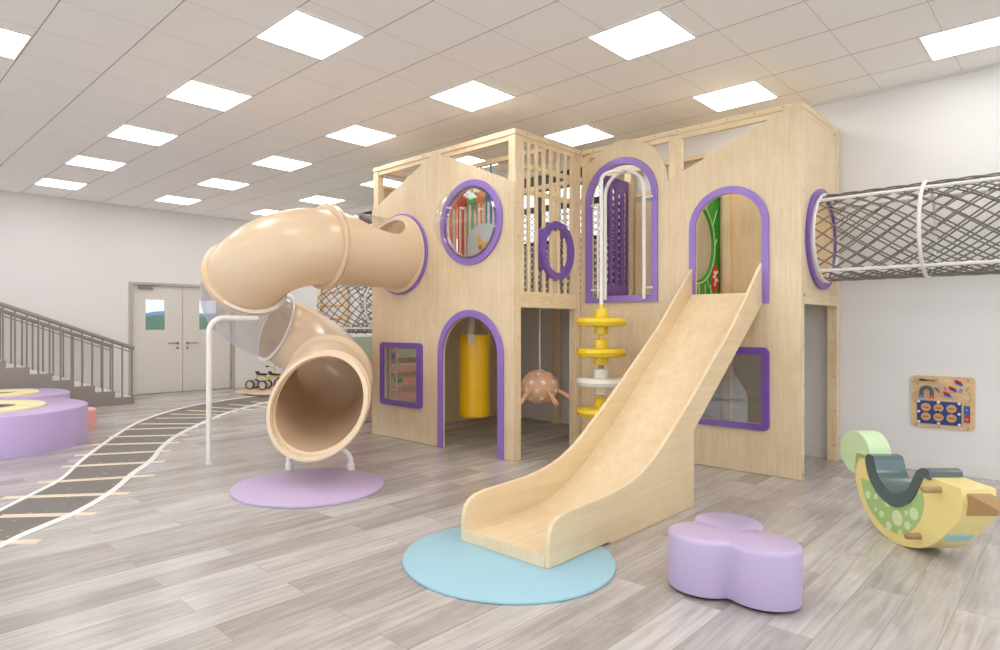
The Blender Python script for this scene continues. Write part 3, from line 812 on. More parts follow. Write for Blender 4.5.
# inner partitions: purple slotted board and green board with a round hole, plain nets
PX = AX1 - 0.03
obj('slotted_board', slab(rect(6.30, 6.90, 1.60, 3.05), [rrect2(6.40 + 0.13 * i, 6.40 + 0.13 * i + 0.065, 1.78, 2.92, 0.02, 3) for i in range(4)], YZ(PX), -0.02, 0), M['purple_dk'], ph, label='deep purple board with upright slots')
obj('slotted_board', slab(rect(5.98, 6.16, 1.60, 3.05), [], YZ(PX - 0.04), -0.02, 0), M['purple_dk'], ph)
gb = obj('green_board', slab(rect(5.94, 6.945, 1.605, 2.78), [circle2(6.38, 2.17, 0.385, 56)], YZ(-2.90), 0, 0.02), M['green_board'], ph, label='vivid green board with a round hole')
bm = bmesh.new()
xg = -2.878
tube(arc((xg, 6.38, 2.17), (0, 1, 0), (0, 0, 1), 0.42, 0, 2 * PI, 48)[:-1], 0.007, 6, bm, closed=True)
for a0 in range(0, 360, 30):
    a = math.radians(a0)
    p0 = Vector((xg, 6.38 + 0.42 * math.cos(a), 2.17 + 0.42 * math.sin(a)))
    p1 = Vector((xg, min(6.86, max(5.96, 6.38 + 0.62 * math.cos(a + 0.12))), 2.17 + 0.66 * math.sin(a + 0.12)))
    tube([p0, p1], 0.006, 6, bm)
for i in range(7): tube([(xg, 6.0 + 0.14 * i, 1.62), (xg, 6.0 + 0.14 * i, 1.75)], 0.005, 6, bm)
obj('painted_lines', bm, M['green_line'], gb)
obj('red_emblem', slab(circle2(6.80, 1.82, 0.085, 24, 0.15), [], YZ(xg), 0, 0.006), M['red'], gb)
bm = tube([(xg + 0.01, 6.76, 1.90), (xg + 0.01, 6.80, 1.80), (xg + 0.01, 6.77, 1.74)], 0.010, 6)
tube([(xg + 0.01, 6.74, 1.84), (xg + 0.01, 6.85, 1.80)], 0.010, 6, bm)
tube([(xg + 0.01, 6.80, 1.86), (xg + 0.01, 6.84, 1.90)], 0.009, 6, bm)
obj('white_figure', bm, M['white_dot'], gb)
# safety nets of diamond cord
def diamond_net(a0, a1, b0, b1, step, fn, rr=0.006):
    bm = bmesh.new()
    w, h = a1 - a0, b1 - b0
    n = int((w + h) / step)
    for i in range(1, n + 1):
        s = i * step
        p, q = (min(s, w), max(0, s - w)), (max(0, s - h), min(s, h))
        tube([fn(a0 + p[0], b0 + p[1], 0), fn(a0 + q[0], b0 + q[1], 0)], rr, 4, bm, caps=False)
        tube([fn(a1 - p[0], b0 + p[1], 0.004), fn(a1 - q[0], b0 + q[1], 0.004)], rr, 4, bm, caps=False)
    return bm
obj('safety_net', diamond_net(AX0 + 0.1, AX1 - 0.1, 1.60, 2.86, 0.085, XZ(6.93)), M['rope_dk'], ph)
obj('safety_net', diamond_net(6.30, 6.9, 1.60, 3.0, 0.085, YZ(PX - 0.06)), M['rope_dk'], ph)
# white rung ladder just behind the square window
bm = bmesh.new()
for yy in (4.90, 5.0): tube([(AX0 + 0.10, yy, 0.0), (AX0 + 0.10, yy, 1.53)], 0.011, 8, bm)
for zz in (0.3, 0.52, 0.74, 0.96, 1.18): tube([(AX0 + 0.10, 4.90, zz), (AX0 + 0.10, 5.0, zz)], 0.009, 8, bm)
obj('white_ladder', bm, M['white_metal'], ph, smooth=True)

# ------------------------------------------------------------------ soft rollers behind the round window
for (xx, w, mm, cn, lab) in ((-5.44, 0.11, 's_orange', 'orange', 'orange and white striped roller hanging farthest in, beside the red one behind the dome'),
                        (-5.245, 0.10, 's_red', 'red', 'red and white striped fabric roller hanging behind the round window'),
                        (-5.09, 0.095, 's_green', 'green', 'green and white striped fabric roller hanging behind the round window'),
                        (-4.95, 0.085, 's_orange', 'orange', 'orange and white striped roller above the grey cushion behind the dome'),
                        (-4.80, 0.09, 's_blue', 'blue', 'blue and white striped fabric roller above the grey cushion')):
    t = empty('fabric_roller', lab, 'hanging roller', (xx, 5.32, 1.62), 'striped rollers behind the round window')
    R_ = w / 2 + 0.012
    bm = bmesh.new(); n = 24
    vz = [1.62, 2.70]
    rings = [[bm.verts.new((xx + R_ * math.cos(2 * PI * k / n), 5.32 + R_ * math.sin(2 * PI * k / n), z)) for k in range(n)] for z in vz]
    for k in range(n):
        f = bm.faces.new((rings[0][k], rings[0][(k + 1) % n], rings[1][(k + 1) % n], rings[1][k])); f.material_index = (k // 2) % 2
    bm.faces.new(rings[0]); bm.faces.new(rings[1])
    obj('striped_sleeve', bm, [M[mm], M['s_white']], t, smooth=True)
    bm = lathe([(R_, 2.70), (R_ * 1.15, 2.74), (R_ * 1.1, 2.79), (R_ * 0.6, 2.83), (0.012, 2.86), (0.012, 3.13), (0, 3.13)], (xx, 5.32, 0), n=20)
    obj('gathered_top', bm, M[mm], t, smooth=True)
beam(AX0 + 0.06, AX1 - 0.06, 5.29, 5.35, 3.13, 3.18, 'x')
t = empty('play_cushion', 'grey blue rounded cushion board with a yellow spotted patch behind the round window', 'cushion', (-4.72, 5.13, 1.6))
sh = [(-4.95, 1.605), (-4.45, 1.605), (-4.42, 2.1), (-4.50, 2.36), (-4.62, 2.42), (-4.78, 2.42), (-4.90, 2.36), (-4.96, 2.25), (-4.93, 2.0)]
sh = [(v.x, v.y) for v in catmull(sh, 5)]
obj('pad', slab(sh, [], XZ(5.10), 0, 0.06), M['grey_blue'], t, bevel=0.008)
s2 = [(v.x, v.y) for v in catmull([(-4.78, 2.33), (-4.70, 2.22), (-4.52, 2.26), (-4.50, 2.05), (-4.60, 1.90), (-4.72, 1.98), (-4.72, 2.10), (-4.80, 2.2)], 5)]
pt = obj('yellow_patch', slab(s2, [], XZ(5.10), -0.006, 0), M['giraffe'], t)
obj('blue_spot', slab(circle2(-4.60, 2.03, 0.045, 24), [], XZ(5.10), -0.010, -0.006), M['s_blue'], pt)
obj('brown_spot', slab(circle2(-4.75, 2.17, 0.026, 24), [], XZ(5.10), -0.010, -0.0005), M['dowel'], pt)

# ------------------------------------------------------------------ wooden slide
sl = empty('wooden_slide', 'straight birch plywood slide running from the upper arched opening down to the blue mat', 'slide', (-2.37, 4.2, 0))
SXL, SXR, TH = -2.700, -2.040, 0.030
sy = 2.722
sideprof = [(sy, 0.017), (sy - 0.002, 0.12), (sy + 0.004, 0.175), (sy + 0.02, 0.222), (sy + 0.052, 0.255), (sy + 0.10, 0.276), (2.925, 0.289), (3.06, 0.293), (3.188, 0.296), (3.33, 0.302), (3.48, 0.318), (3.61, 0.342), (3.738, 0.378),
            (3.88, 0.440), (4.022, 0.522), (4.2, 0.635), (4.419, 0.778), (5.174, 1.305), (BY - 0.004, 1.868),
            (BY - 0.004, 1.51), (4.465, 0.552), (4.465, 0.0), (3.33, 0.0), (3.33, 0.017)]
for x0 in (SXL, SXR - TH):
    obj('side_board', slab(sideprof, [], YZ(x0), 0, TH), M['birch_y'], sl, bevel=0.006)
bed = [(sy + 0.0225, 0.083), (3.05, 0.083), (3.33, 0.085), (3.50, 0.100), (3.62, 0.128), (3.74, 0.168), (3.86, 0.222), (4.0, 0.292), (4.353, 0.474 + 0.03), (BY - 0.028, 1.605)]
under = [(p[0] + 0.012, p[1] - 0.022) for p in bed[1:]][::-1]
bp_ = [(sy + 0.0225, 0.083)] + bed[1:] + under + [(sy + 0.0225, 0.061)]
obj('slide_bed', slab(bp_, [], YZ(0), SXL + TH, SXR - TH), M['birch_y'], sl)
obj('front_board', box(SXL + TH, SXR - TH, sy + 0.0, sy + 0.022, 0.017, 0.083), M['birch'], sl)
obj('rear_board', box(SXL + TH, SXR - TH, 4.44, 4.462, 0.0, 0.50), M['birch'], sl)

# ------------------------------------------------------------------ lilac trefoil stool
def trefoil(sx=1.0, off=0.0):
    L = [(-1.372, 3.112), (-1.112, 3.172), (-1.352, 3.362)]
    R_ = 0.168 + off
    cx = sum(p[0] for p in L) / 3; cy = sum(p[1] for p in L) / 3
    out = []
    n = 144
    for i in range(n):
        a = 2 * PI * i / n; d = Vector((math.cos(a), math.sin(a)))
        vals = []
        for (px, py) in L:
            q = Vector((px - cx, py - cy)); b = d.dot(q); disc = R_ ** 2 - (q.length_squared - b * b)
            if disc > 0: vals.append(b + math.sqrt(disc))
        vals.append(0.14 + off)
        k = 60.0
        s = math.log(sum(math.exp(k * v) for v in vals)) / k
        out.append((cx + d.x * s, cy + d.y * s))
    return out, (cx, cy)
t = empty('trefoil_stool', 'glossy lilac three lobed soft stool on the floor right of the slide foot', 'stool', (-1.27, 3.22, 0))
bm = bmesh.new(); rings = []
for off, z in ((0.0, 0.018), (0.004, 0.03), (0.004, 0.262), (0.001, 0.274), (-0.006, 0.282), (-0.018, 0.286)):
    pts, cc = trefoil(off=off); rings.append([bm.verts.new((p[0], p[1], z)) for p in pts])
n = len(rings[0])
for a, b in zip(rings, rings[1:]):
    for k in range(n): bm.faces.new((a[k], a[(k + 1) % n], b[(k + 1) % n], b[k]))
cv = bm.verts.new((cc[0], cc[1], 0.287)); cb = bm.verts.new((cc[0], cc[1], 0.018))
for k in range(n):
    bm.faces.new((rings[-1][k], rings[-1][(k + 1) % n], cv)); bm.faces.new((rings[0][(k + 1) % n], rings[0][k], cb))
obj('cushion_body', bm, M['lilac'], t, smooth=True)
pts, _ = trefoil(off=-0.025)
obj('plinth', slab(pts, [], XY(0), 0, 0.018), M['black'], t)

# ------------------------------------------------------------------ tube slide
ts = empty('tube_slide', 'beige spiral tube slide with a clear bend leaving the upper round opening', 'tube slide', (-5.4, 3.3, 0))
def V(*a): return Vector(a)
def hermite(p0, d0, p1, d1, mag, n):
    out = []
    for i in range(n + 1):
        t = i / n
        h = (2 * t ** 3 - 3 * t ** 2 + 1, t ** 3 - 2 * t ** 2 + t, -2 * t ** 3 + 3 * t ** 2, t ** 3 - t ** 2)
        p = p0 * h[0] + d0 * mag * h[1] + p1 * h[2] + d1 * mag * h[3]
        g = (6 * t * t - 6 * t, 3 * t * t - 4 * t + 1, -6 * t * t + 6 * t, 3 * t * t - 2 * t)
        d = p0 * g[0] + d0 * mag * g[1] + p1 * g[2] + d1 * mag * g[3]
        out.append((p, d.normalized()))
    return out
NR = 72
def ring_pts(c, nrm, r, up=V(0, 0, 1)):
    nrm = nrm.normalized(); u = up.cross(nrm).normalized(); v = nrm.cross(u)
    return [c + (u * math.cos(2 * PI * k / NR) + v * math.sin(2 * PI * k / NR)) * r for k in range(NR)]
def shell(rings, thick=0.012):
    """rings: list of (centre, normal, radius)"""
    bm = bmesh.new()
    R1 = [[bm.verts.new(p) for p in ring_pts(c, n_, r_)] for c, n_, r_ in rings]
    R2 = [[bm.verts.new(p) for p in ring_pts(c, n_, r_ - thick)] for c, n_, r_ in rings]
    for R_, flip in ((R1, 0), (R2, 1)):
        for a, b in zip(R_, R_[1:]):
            for k in range(NR): bm.faces.new((a[k], a[(k + 1) % NR], b[(k + 1) % NR], b[k]))
    for e in (0, -1):
        for k in range(NR): bm.faces.new((R1[e][k], R1[e][(k + 1) % NR], R2[e][(k + 1) % NR], R2[e][k]))
    return bm
def flange(c, n_, r_out, r_in, w=0.02, gap=0.0):
    n_ = n_.normalized()
    bm = bmesh.new()
    prof = [(r_in, -w), (r_out - 0.008, -w), (r_out, -w + 0.006), (r_out, w - 0.006), (r_out - 0.008, w), (r_in, w)]
    R_ = [[bm.verts.new(p) for p in ring_pts(c + n_ * h, n_, q)] for q, h in prof]
    for i in range(len(R_)):
        a, b = R_[i], R_[(i + 1) % len(R_)]
        for k in range(NR): bm.faces.new((a[k], a[(k + 1) % NR], b[(k + 1) % NR], b[k]))
    return bm
RT, RF = 0.392, 0.444
S0, nS = V(-5.63, AY - 0.027, 2.13), V(0, -1, 0)
F1, n1 = V(-5.64, 3.68, 2.13), V(0, -1, 0)
F2, n2 = V(-6.10, 3.04, 1.80), V(-0.86, 0.07, -0.50).normalized()
R3, n3 = V(-6.80, 3.76, 1.29), V(0.12, 0.92, -0.37).normalized()
F3, n3b = V(-5.72, 3.80, 0.77), V(0.62, -0.77, -0.12).normalized()
MO, nM = V(-4.52, 2.87, 0.655), V(0.40, -0.83, 0.40).normalized()
# straight run with a saddle-shaped opening covered by clear plastic
bm = bmesh.new(); NSg = 60
def run_pt(s, k, r): # s 0..1 from wall to first flange
    cpos = S0.lerp(F1, s); return ring_pts(cpos, nS, r)[k]
hc, ha = 0.34, 1.13      # centre and half angle of the opening
def hs(s): return 0.27 if s < hc else 0.56
def saddle(s, k):
    ang = 2 * PI * k / NR - PI / 2
    ang = (ang + PI) % (2 * PI) - PI
    return math.hypot((s - hc) / hs(s), ang / ha)
rows_ = {}
sz = [i / NSg for i in range(NSg + 1)]
grid = [[(s, k) for k in range(NR)] for s in sz]
def snapped(s, k):
    """pull points lying close to the rim of the opening onto it"""
    d = saddle(s, k)
    ang = ((2 * PI * k / NR - PI / 2) + PI) % (2 * PI) - PI
    if 0.90 < d < 1.10:
        s = hc + (s - hc) / d; ang = ang / d
    return s, ang
def make_run(inside):
    bm = bmesh.new(); vo, vi = {}, {}
    def gv(dct, i, k, r):
        if (i, k) not in dct:
            s, ang = snapped(sz[i], k)
            cpos = S0.lerp(F1, s); up = V(0, 0, 1); u = up.cross(nS).normalized(); v = nS.cross(u)
            a = ang + PI / 2
            dct[(i, k)] = bm.verts.new(cpos + (u * math.cos(a) + v * math.sin(a)) * r)
        return dct[(i, k)]
    for i in range(NSg):
        for k in range(NR):
            sm = (sz[i] + sz[i + 1]) / 2
            d = [saddle(sz[ii], kk) for ii, kk in ((i, k), (i + 1, k), (i + 1, (k + 1) % NR), (i, (k + 1) % NR))]
            isin = sum(d) / 4 < 1.0
            if isin != inside: continue
            q = ((i, k), (i + 1, k), (i + 1, (k + 1) % NR), (i, (k + 1) % NR))
            f1 = [gv(vo, a, b, RT if not inside else RT + 0.004) for a, b in q]
            f2 = [gv(vi, a, b, RT - 0.012 if not inside else RT + 0.001) for a, b in q]
            bm.faces.new(f1); bm.faces.new(f2)
    # stitch borders
    bd = [e for e in bm.edges if len(e.link_faces) == 1]
    inv = {v: key for key, v in vo.items()}
    for e in bd:
        if e.verts[0] in inv and e.verts[1] in inv:
            k0, k1 = inv[e.verts[0]], inv[e.verts[1]]
            try: bm.faces.new((e.verts[0], e.verts[1], vi[k1], vi[k0]))
            except ValueError: pass
    return bm
obj('straight_section', make_run(False), M['tube'], ts, smooth=True)
obj('clear_canopy', make_run(True), M['dome'], ts, smooth=True)
h1 = hermite(F1, n1, F2, n2, 1.05, 22)
obj('upper_bend', shell([(p, d, RT) for p, d in h1]), M['tube'], ts, smooth=True)
h2 = hermite(F2, n2, R3, n3, 1.33, 26)
obj('clear_bend', shell([(p, d, RT) for p, d in h2], 0.006), M['clear'], ts, smooth=True)
h3 = hermite(R3, n3, F3, n3b, 1.35, 26)
obj('lower_bend', shell([(p, d, RT) for p, d in h3]), M['tube'], ts, smooth=True)
h4 = hermite(F3, n3b, MO, V(0.70, -0.70, -0.06).normalized(), 1.3, 20)
rr_ = []
for i, (p, d) in enumerate(h4):
    t_ = i / 20.0; w = max(0, (t_ - 0.35) / 0.65) ** 1.5
    rr_.append((p, d.lerp(nM, w).normalized(), RT + 0.049 * w))
obj('exit_section', shell(rr_), M['tube'], ts, smooth=True)
obj('wall_flange', flange(S0 + nS * 0.012, nS, RF, RT - 0.005, 0.008), M['tube'], ts, smooth=True)
for c_, n_ in ((F1, n1), (F2, n2), (F3, n3b)):
    for s in (-1, 1):
        obj('joint_flange', flange(c_ + n_ * 0.017 * s, n_, RF + (0.012 if c_ is F3 else 0), RT - 0.005, 0.013), M['tube'], ts, smooth=True)
obj('joint_flange', flange(R3, n3, RF - 0.018, RT - 0.002, 0.010), M['frost'], ts, smooth=True, label='clear notched joint flange')
obj('mouth_rim', flange(MO, nM, 0.468, 0.430, 0.016), M['tube'], ts, smooth=True)
obj('rear_rim', flange(MO - V(0.50, -0.66, -0.22).normalized() * 0.075, nM, 0.464, RT + 0.03, 0.012), M['tube'], ts, smooth=True)
# white strap brackets and steel post
u2 = V(0, 0, 1).cross(n2).normalized(); v2 = n2.cross(u2)
def strap(a0, a1):
    bm = bmesh.new(); rows2 = []
    for i in range(13):
        a = a0 + (a1 - a0) * i / 12
        rad = (u2 * math.cos(a) + v2 * math.sin(a))
        rows2.append([bm.verts.new(F2 + n2 * h + rad * r_) for h, r_ in ((-0.040, RF - 0.03), (-0.040, RF + 0.006), (-0.046, RF + 0.006), (-0.046, RF - 0.03))])
    for p, q in zip(rows2, rows2[1:]):
        for k in range(4): bm.faces.new((p[k], p[(k + 1) % 4], q[(k + 1) % 4], q[k]))
    bm.faces.new(rows2[0]); bm.faces.new(rows2[-1]); return bm
# find bottom-most direction of the flange
best = min([2 * PI * k / 72 for k in range(72)], key=lambda a: (u2 * math.cos(a) + v2 * math.sin(a)).z)
obj('bracket', strap(best - 0.95, best + 0.75), M['white_metal'], ts)
pb = F2 + (u2 * math.cos(best) + v2 * math.sin(best)) * (RF + 0.01)
px, py = -5.926, 2.584
e0 = V(px, py, 0.0)
dirn = (V(pb.x, pb.y, 0) - e0); dist = dirn.length; dirn.normalize()
zt = pb.z - 0.02
P = [e0, V(px, py, zt - 0.14)] + [V(px, py, zt - 0.14) + dirn * (0.14 * (1 - math.cos(a))) + V(0, 0, 0.14 * math.sin(a)) for a in [PI / 2 * i / 8 for i in range(1, 9)]] + [e0 + dirn * (dist + 0.03) + V(0, 0, zt)]
obj('support_post', tube(P, 0.026, 16), M['white_metal'], ts, smooth=True)
obj('post_foot', lathe([(0, 0), (0.032, 0), (0.032, 0.008), (0.028, 0.012), (0, 0.012)], (px, py, 0), n=20), M['white_metal'], ts)
for (fx, fy, tx, ty) in ((-5.094, 2.948, 0.05, 0.02), (-4.699, 3.34, -0.13, -0.10)):
    zt = 0.25
    P = [V(fx, fy, 0.02), V(fx, fy, 0.08)] + [V(fx, fy, 0.08) + V(tx, ty, 0) * (1 - math.cos(a)) + V(0, 0, 0.14 * math.sin(a)) for a in [PI / 2 * i / 8 for i in range(1, 9)]]
    obj('support_leg', tube(P, 0.024, 14), M['white_metal'], ts, smooth=True)
    obj('leg_socket', lathe([(0, 0.0), (0.032, 0.0), (0.032, 0.075), (0.024, 0.08), (0, 0.08)], (fx, fy, 0), n=20), M['white_metal'], ts)

# ------------------------------------------------------------------ net tunnels
def net_tunnel(name, label, x0, x1, cy, cz, R_, ringxs, N, tanp, rr, rods=True):
    t = empty(name, label, 'net tunnel', (x0, cy, cz - R_), 'net tubes at the play house ends')
    L = x1 - x0; s = 1 if L > 0 else -1; L = abs(L)
    bm = bmesh.new(); seg = int(L / 0.045)
    for sg in (1, -1):
        for k in range(N):
            a0 = 2 * PI * k / N
            P = []
            for i in range(seg + 1):
                xx = L * i / seg; a = a0 + sg * xx * tanp / R_
                r2 = R_ - 0.012 + 0.006 * sg
                P.append((x0 + s * xx, cy + r2 * math.cos(a), cz + r2 * math.sin(a)))
            tube(P, rr, 5, bm, caps=False)
    obj('rope_net', bm, M['rope'], t, smooth=True)
    for xr in ringxs:
        obj('hoop', tube(arc((xr, cy, cz), (0, 1, 0), (0, 0, 1), R_, 0, 2 * PI, 48)[:-1], 0.015, 10, closed=True), M['white_metal'], t, smooth=True)
    if rods:
        for a in (52, 128, 232, 308):
            a = math.radians(a); yy, zz = cy + R_ * math.cos(a), cz + R_ * math.sin(a)
            obj('rod', tube([(x0 + s * 0.01, yy, zz), (x1, yy, zz)], 0.0155, 8), M['white_metal'], t, smooth=True)
    return t
net_tunnel('net_tunnel', 'horizontal grey rope net tunnel with white hoops leaving the right end of the play house', -1.705, 0.50, EY, 2.10, 0.39, (-1.69, -0.945, -0.20, 0.48), 19, 0.78, 0.0072)
net_tunnel('net_tunnel', 'grey rope net tunnel partly hidden behind the tube slide and play house left end', AX0 - 0.02, -8.75, 5.98, 1.62, 0.44, (AX0 - 0.04, -7.45, -8.74), 20, 0.60, 0.0085)
t = empty('tunnel_post', None, None, (0.48, EY, 0)); bpy.data.objects.remove(t)
o = empty('tunnel_stand', 'white steel stand carrying the far end of the right hand net tunnel', 'stand', (0.48, EY, 0))
for yy in (EY - 0.44, EY + 0.44):
    obj('upright', tube([(0.52, yy, 0), (0.52, yy, 2.60)], 0.026, 12), M['white_metal'], o, smooth=True)
obj('crossbar', tube([(0.52, EY - 0.44, 1.68), (0.52, EY + 0.44, 1.68)], 0.026, 12), M['white_metal'], o, smooth=True)

# ------------------------------------------------------------------ things seen between slide and play house
t = empty('wall_ladder', 'pale wooden wall ladder with amber rungs, seen under the tube slide', 'ladder', (-10.4, 6.96, 0))
for xx in (-10.86, -9.98):
    obj('upright', box(xx - 0.06, xx + 0.06, 6.93, 7.0, 0, 2.5), M['pine_z'], t, bevel=0.004)
for i in range(9):
    zz = 0.16 + 0.255 * i
    obj('rung', tube([(-10.80, 6.955, zz), (-10.04, 6.955, zz)], 0.019, 10), M['rung'], t, smooth=True)
t = empty('play_barrier', 'low mint and pink play barrier with a yellow duck behind the tube slide', 'play panel', (-7.0, 5.6, 0))
obj('panel', slab(rrect2(4.95, 6.5, 0.0, 1.16, 0.05), [], YZ(-7.10), 0, 0.10), M['mint_pad'], t, bevel=0.008)
obj('pink_band', slab(rrect2(4.97, 6.48, 0.03, 0.74, 0.04), [], YZ(-7.0), 0, 0.012), M['pink_pad'], t)
obj('pink_wave', slab([(v.x, v.y) for v in catmull([(5.02, 0.78), (5.1, 0.98), (5.3, 0.86), (5.5, 0.80), (5.7, 1.0), (5.9, 0.82)], 4)], [], YZ(-7.0), 0, 0.010), M['pink_pad'], t)
obj('blue_shape', slab([(v.x, v.y) for v in catmull([(5.52, 0.80), (5.60, 0.90), (5.74, 0.93), (5.68, 0.83)], 4)], [], YZ(-7.0), 0.010, 0.016), M['s_blue'], t)
obj('green_shape', slab(rrect2(5.70, 5.86, 0.50, 0.56, 0.02), [], YZ(-7.0), 0.012, 0.018), M['s_green'], t)
obj('orange_shape', slab(circle2(5.40, 0.40, 0.05, 16), [], YZ(-7.0), 0.012, 0.018), M['s_orange'], t)
dk = [(v.x, v.y) for v in catmull([(-7.085, 0.96), (-7.04, 0.91), (-7.015, 0.95), (-7.02, 1.04), (-7.06, 1.06), (-7.085, 1.02)], 4)]
obj('duck', slab(dk, [], XZ(4.95), -0.010, 0), M['giraffe'], t)
obj('pink_block', slab(rrect2(-7.08, -7.02, 0.45, 0.84, 0.02), [], XZ(4.95), -0.010, 0), M['pink'], t)

# ------------------------------------------------------------------ punch bag
t = empty('punch_bag', 'amber yellow cylindrical punch bag hanging inside the arched doorway', 'punch bag', (-5.04, 5.30, 0.25))
bx, by = -5.04, 5.30
bm = lathe([(0, 0.268), (0.165, 0.268), (0.178, 0.28), (0.178, 1.13), (0.182, 1.135), (0.182, 1.165), (0.178, 1.17), (0.178, 1.20), (0.170, 1.21), (0, 1.21)], (bx, by, 0), n=48)
obj('bag', bm, M['bag'], t, smooth=True)
for k, a in enumerate((-58, 32, 122, 212)):
    a = math.radians(a)
    ex, ey = bx + 0.184 * math.cos(a), by + 0.184 * math.sin(a)
    dx_, dy_ = -math.sin(a) * 0.034, math.cos(a) * 0.034
    pts = [((ex, ey), 1.10), ((ex, ey), 1.215), ((bx + 0.03 * math.cos(a), by + 0.03 * math.sin(a)), 1.47)]
    bm = bmesh.new(); rws = []
    for (q, z) in pts:
        o4 = [(q[0] - dx_, q[1] - dy_), (q[0] + dx_, q[1] + dy_), (q[0] + dx_ + 0.005 * math.cos(a), q[1] + dy_ + 0.005 * math.sin(a)), (q[0] - dx_ + 0.005 * math.cos(a), q[1] - dy_ + 0.005 * math.sin(a))]
        rws.append([bm.verts.new((p_[0], p_[1], z)) for p_ in o4])
    for p_, q_ in zip(rws, rws[1:]):
        for kk in range(4): bm.faces.new((p_[kk], p_[(kk + 1) % 4], q_[(kk + 1) % 4], q_[kk]))
    bm.faces.new(rws[0]); bm.faces.new(rws[-1])
    obj('strap', bm, M['webbing'], t)
obj('hook', tube([(bx, by, 1.46), (bx, by, 1.535)], 0.012, 8), M['steel'], t)

# ------------------------------------------------------------------ dotted hanging ball with legs
bc = V(-4.31, 5.58, 0.635)
t = empty('hanging_ball', 'orange ball with white dots and stubby legs hanging in the opening under the slats', 'hanging toy', (bc.x, bc.y, 0.4))
RB = 0.205
bm = bmesh.new(); bmesh.ops.create_uvsphere(bm, u_segments=40, v_segments=24, radius=RB)
for v in bm.verts: v.co = Vector((v.co.x, v.co.y, v.co.z * 0.92)) + bc
obj('ball', bm, M['orange_ball'], t, smooth=True)
def onball(az, el, rr=RB):
    return bc + V(rr * math.cos(el) * math.cos(az), rr * math.cos(el) * math.sin(az), 0.92 * rr * math.sin(el))
for el, n_, off in ((0.95, 5, 0.2), (0.35, 9, 0.0), (-0.15, 10, 0.33), (-0.65, 8, 0.0), (1.45, 1, 0)):
    for k in range(n_):
        az = 2 * PI * (k + off) / n_; p = onball(az, el, RB - 0.006); d = (p - bc).normalized()
        bm = lathe([(0, 0), (0.026, 0), (0.024, 0.007), (0.014, 0.010), (0, 0.0105)], p, d, 14)
        obj('dot', bm, M['white_dot'], t, smooth=True)
for k in range(6):
    az = math.radians(-25 + 60 * k); p = onball(az, -0.12, RB - 0.02); d = V(math.cos(az), math.sin(az), -0.62).normalized()
    bm = lathe([(0, 0), (0.018, 0), (0.024, 0.10), (0.029, 0.235), (0.027, 0.245), (0, 0.245)], p, d, 16)
    lg = obj('leg', bm, M['orange_ball'], t, smooth=True)
    side = d.cross(V(0, 0, 1)).normalized(); out = side.cross(d).normalized()
    bm = lathe([(0, 0), (0.015, 0), (0.013, 0.006), (0, 0.008)], p + d * 0.12 + out * 0.022, out, 12)
    obj('leg_dot', bm, M['white_dot'], lg, smooth=True)
obj('cord', tube([bc + V(0, 0, RB * 0.9), V(bc.x, bc.y, 1.53)], 0.010, 8), M['webbing'], t)

# ------------------------------------------------------------------ disc climber with its pole, and the arch handrail
DXc, DYc = -3.36, 5.32
t = empty('disc_climber', 'hanging climbing pole with yellow and white discs in front of the arched window', 'climber', (DXc, DYc, 0.2))
pole_top = 2.72
P = [V(DXc, DYc, 0.35), V(DXc, DYc, pole_top)] + [V(DXc, DYc, pole_top) + V(0.10, 0.16, 0) * (1 - math.cos(a)) + V(0, 0, 0.10 * math.sin(a)) for a in [PI / 2 * i / 8 for i in range(1, 9)]] + [V(DXc + 0.0, DYc + 0.46, pole_top + 0.155)]
P[-2:] = [P[-2], V(-3.37, 5.77, 2.885)]
obj('hanger_pipe', tube(P, 0.018, 12), M['white_metal'], t, smooth=True)
for z, mm in ((1.347, 'yellow'), (1.053, 'yellow'), (0.768, 'white_plastic'), (0.480, 'yellow'), (0.195, 'yellow')):
    bm = lathe([(0.018, -0.12), (0.064, -0.12), (0.070, -0.114), (0.070, -0.042), (0.10, -0.040), (0.200, -0.044), (0.226, -0.034), (0.240, 0.0), (0.226, 0.034), (0.200, 0.042), (0.10, 0.038), (0.070, 0.040), (0.070, 0.120), (0.062, 0.128), (0.018, 0.128), (0.018, -0.12)], (DXc, DYc, z), n=48)
    obj('disc', bm, M[mm], t, smooth=True, label='white disc' if mm == 'white_plastic' else None)
    obj('spacer', lathe([(0.0, 0.126), (0.022, 0.126), (0.022, 0.17), (0, 0.17)], (DXc, DYc, z), n=16), M['yellow'] if z < 0.7 or z > 0.8 else M['steel'], t, smooth=True)
hy = BY - 0.055
t = empty('arch_handrail', 'white steel arch handrail standing in the arched purple window', 'handrail', (-3.37, hy, 1.56))
hx0, hx1, hz = -3.60, -3.155, 2.885
rh = (hx1 - hx0) / 2
P = [V(hx0, hy, 1.58), V(hx0, hy, hz - rh)] + [V((hx0 + hx1) / 2 - rh * math.cos(a), hy, hz - rh + rh * math.sin(a)) for a in [PI * i / 16 for i in range(1, 16)]] + [V(hx1, hy, hz - rh), V(hx1, hy, 1.58)]
obj('hoop', tube(P, 0.019, 12), M['white_metal'], t, smooth=True)
obj('side_bar', tube([V(-3.69, hy, 1.60), V(-3.69, hy, 2.60)], 0.012, 10), M['white_metal'], t, smooth=True)
for xx0, xx1 in ((-3.78, -3.60), (-3.155, -3.07)):
    for zz in (1.69, 2.59):
        obj('stub', tube([V(xx0, hy + 0.03, zz), V(xx1, hy, zz)], 0.014, 10), M['white_metal'], t, smooth=True)

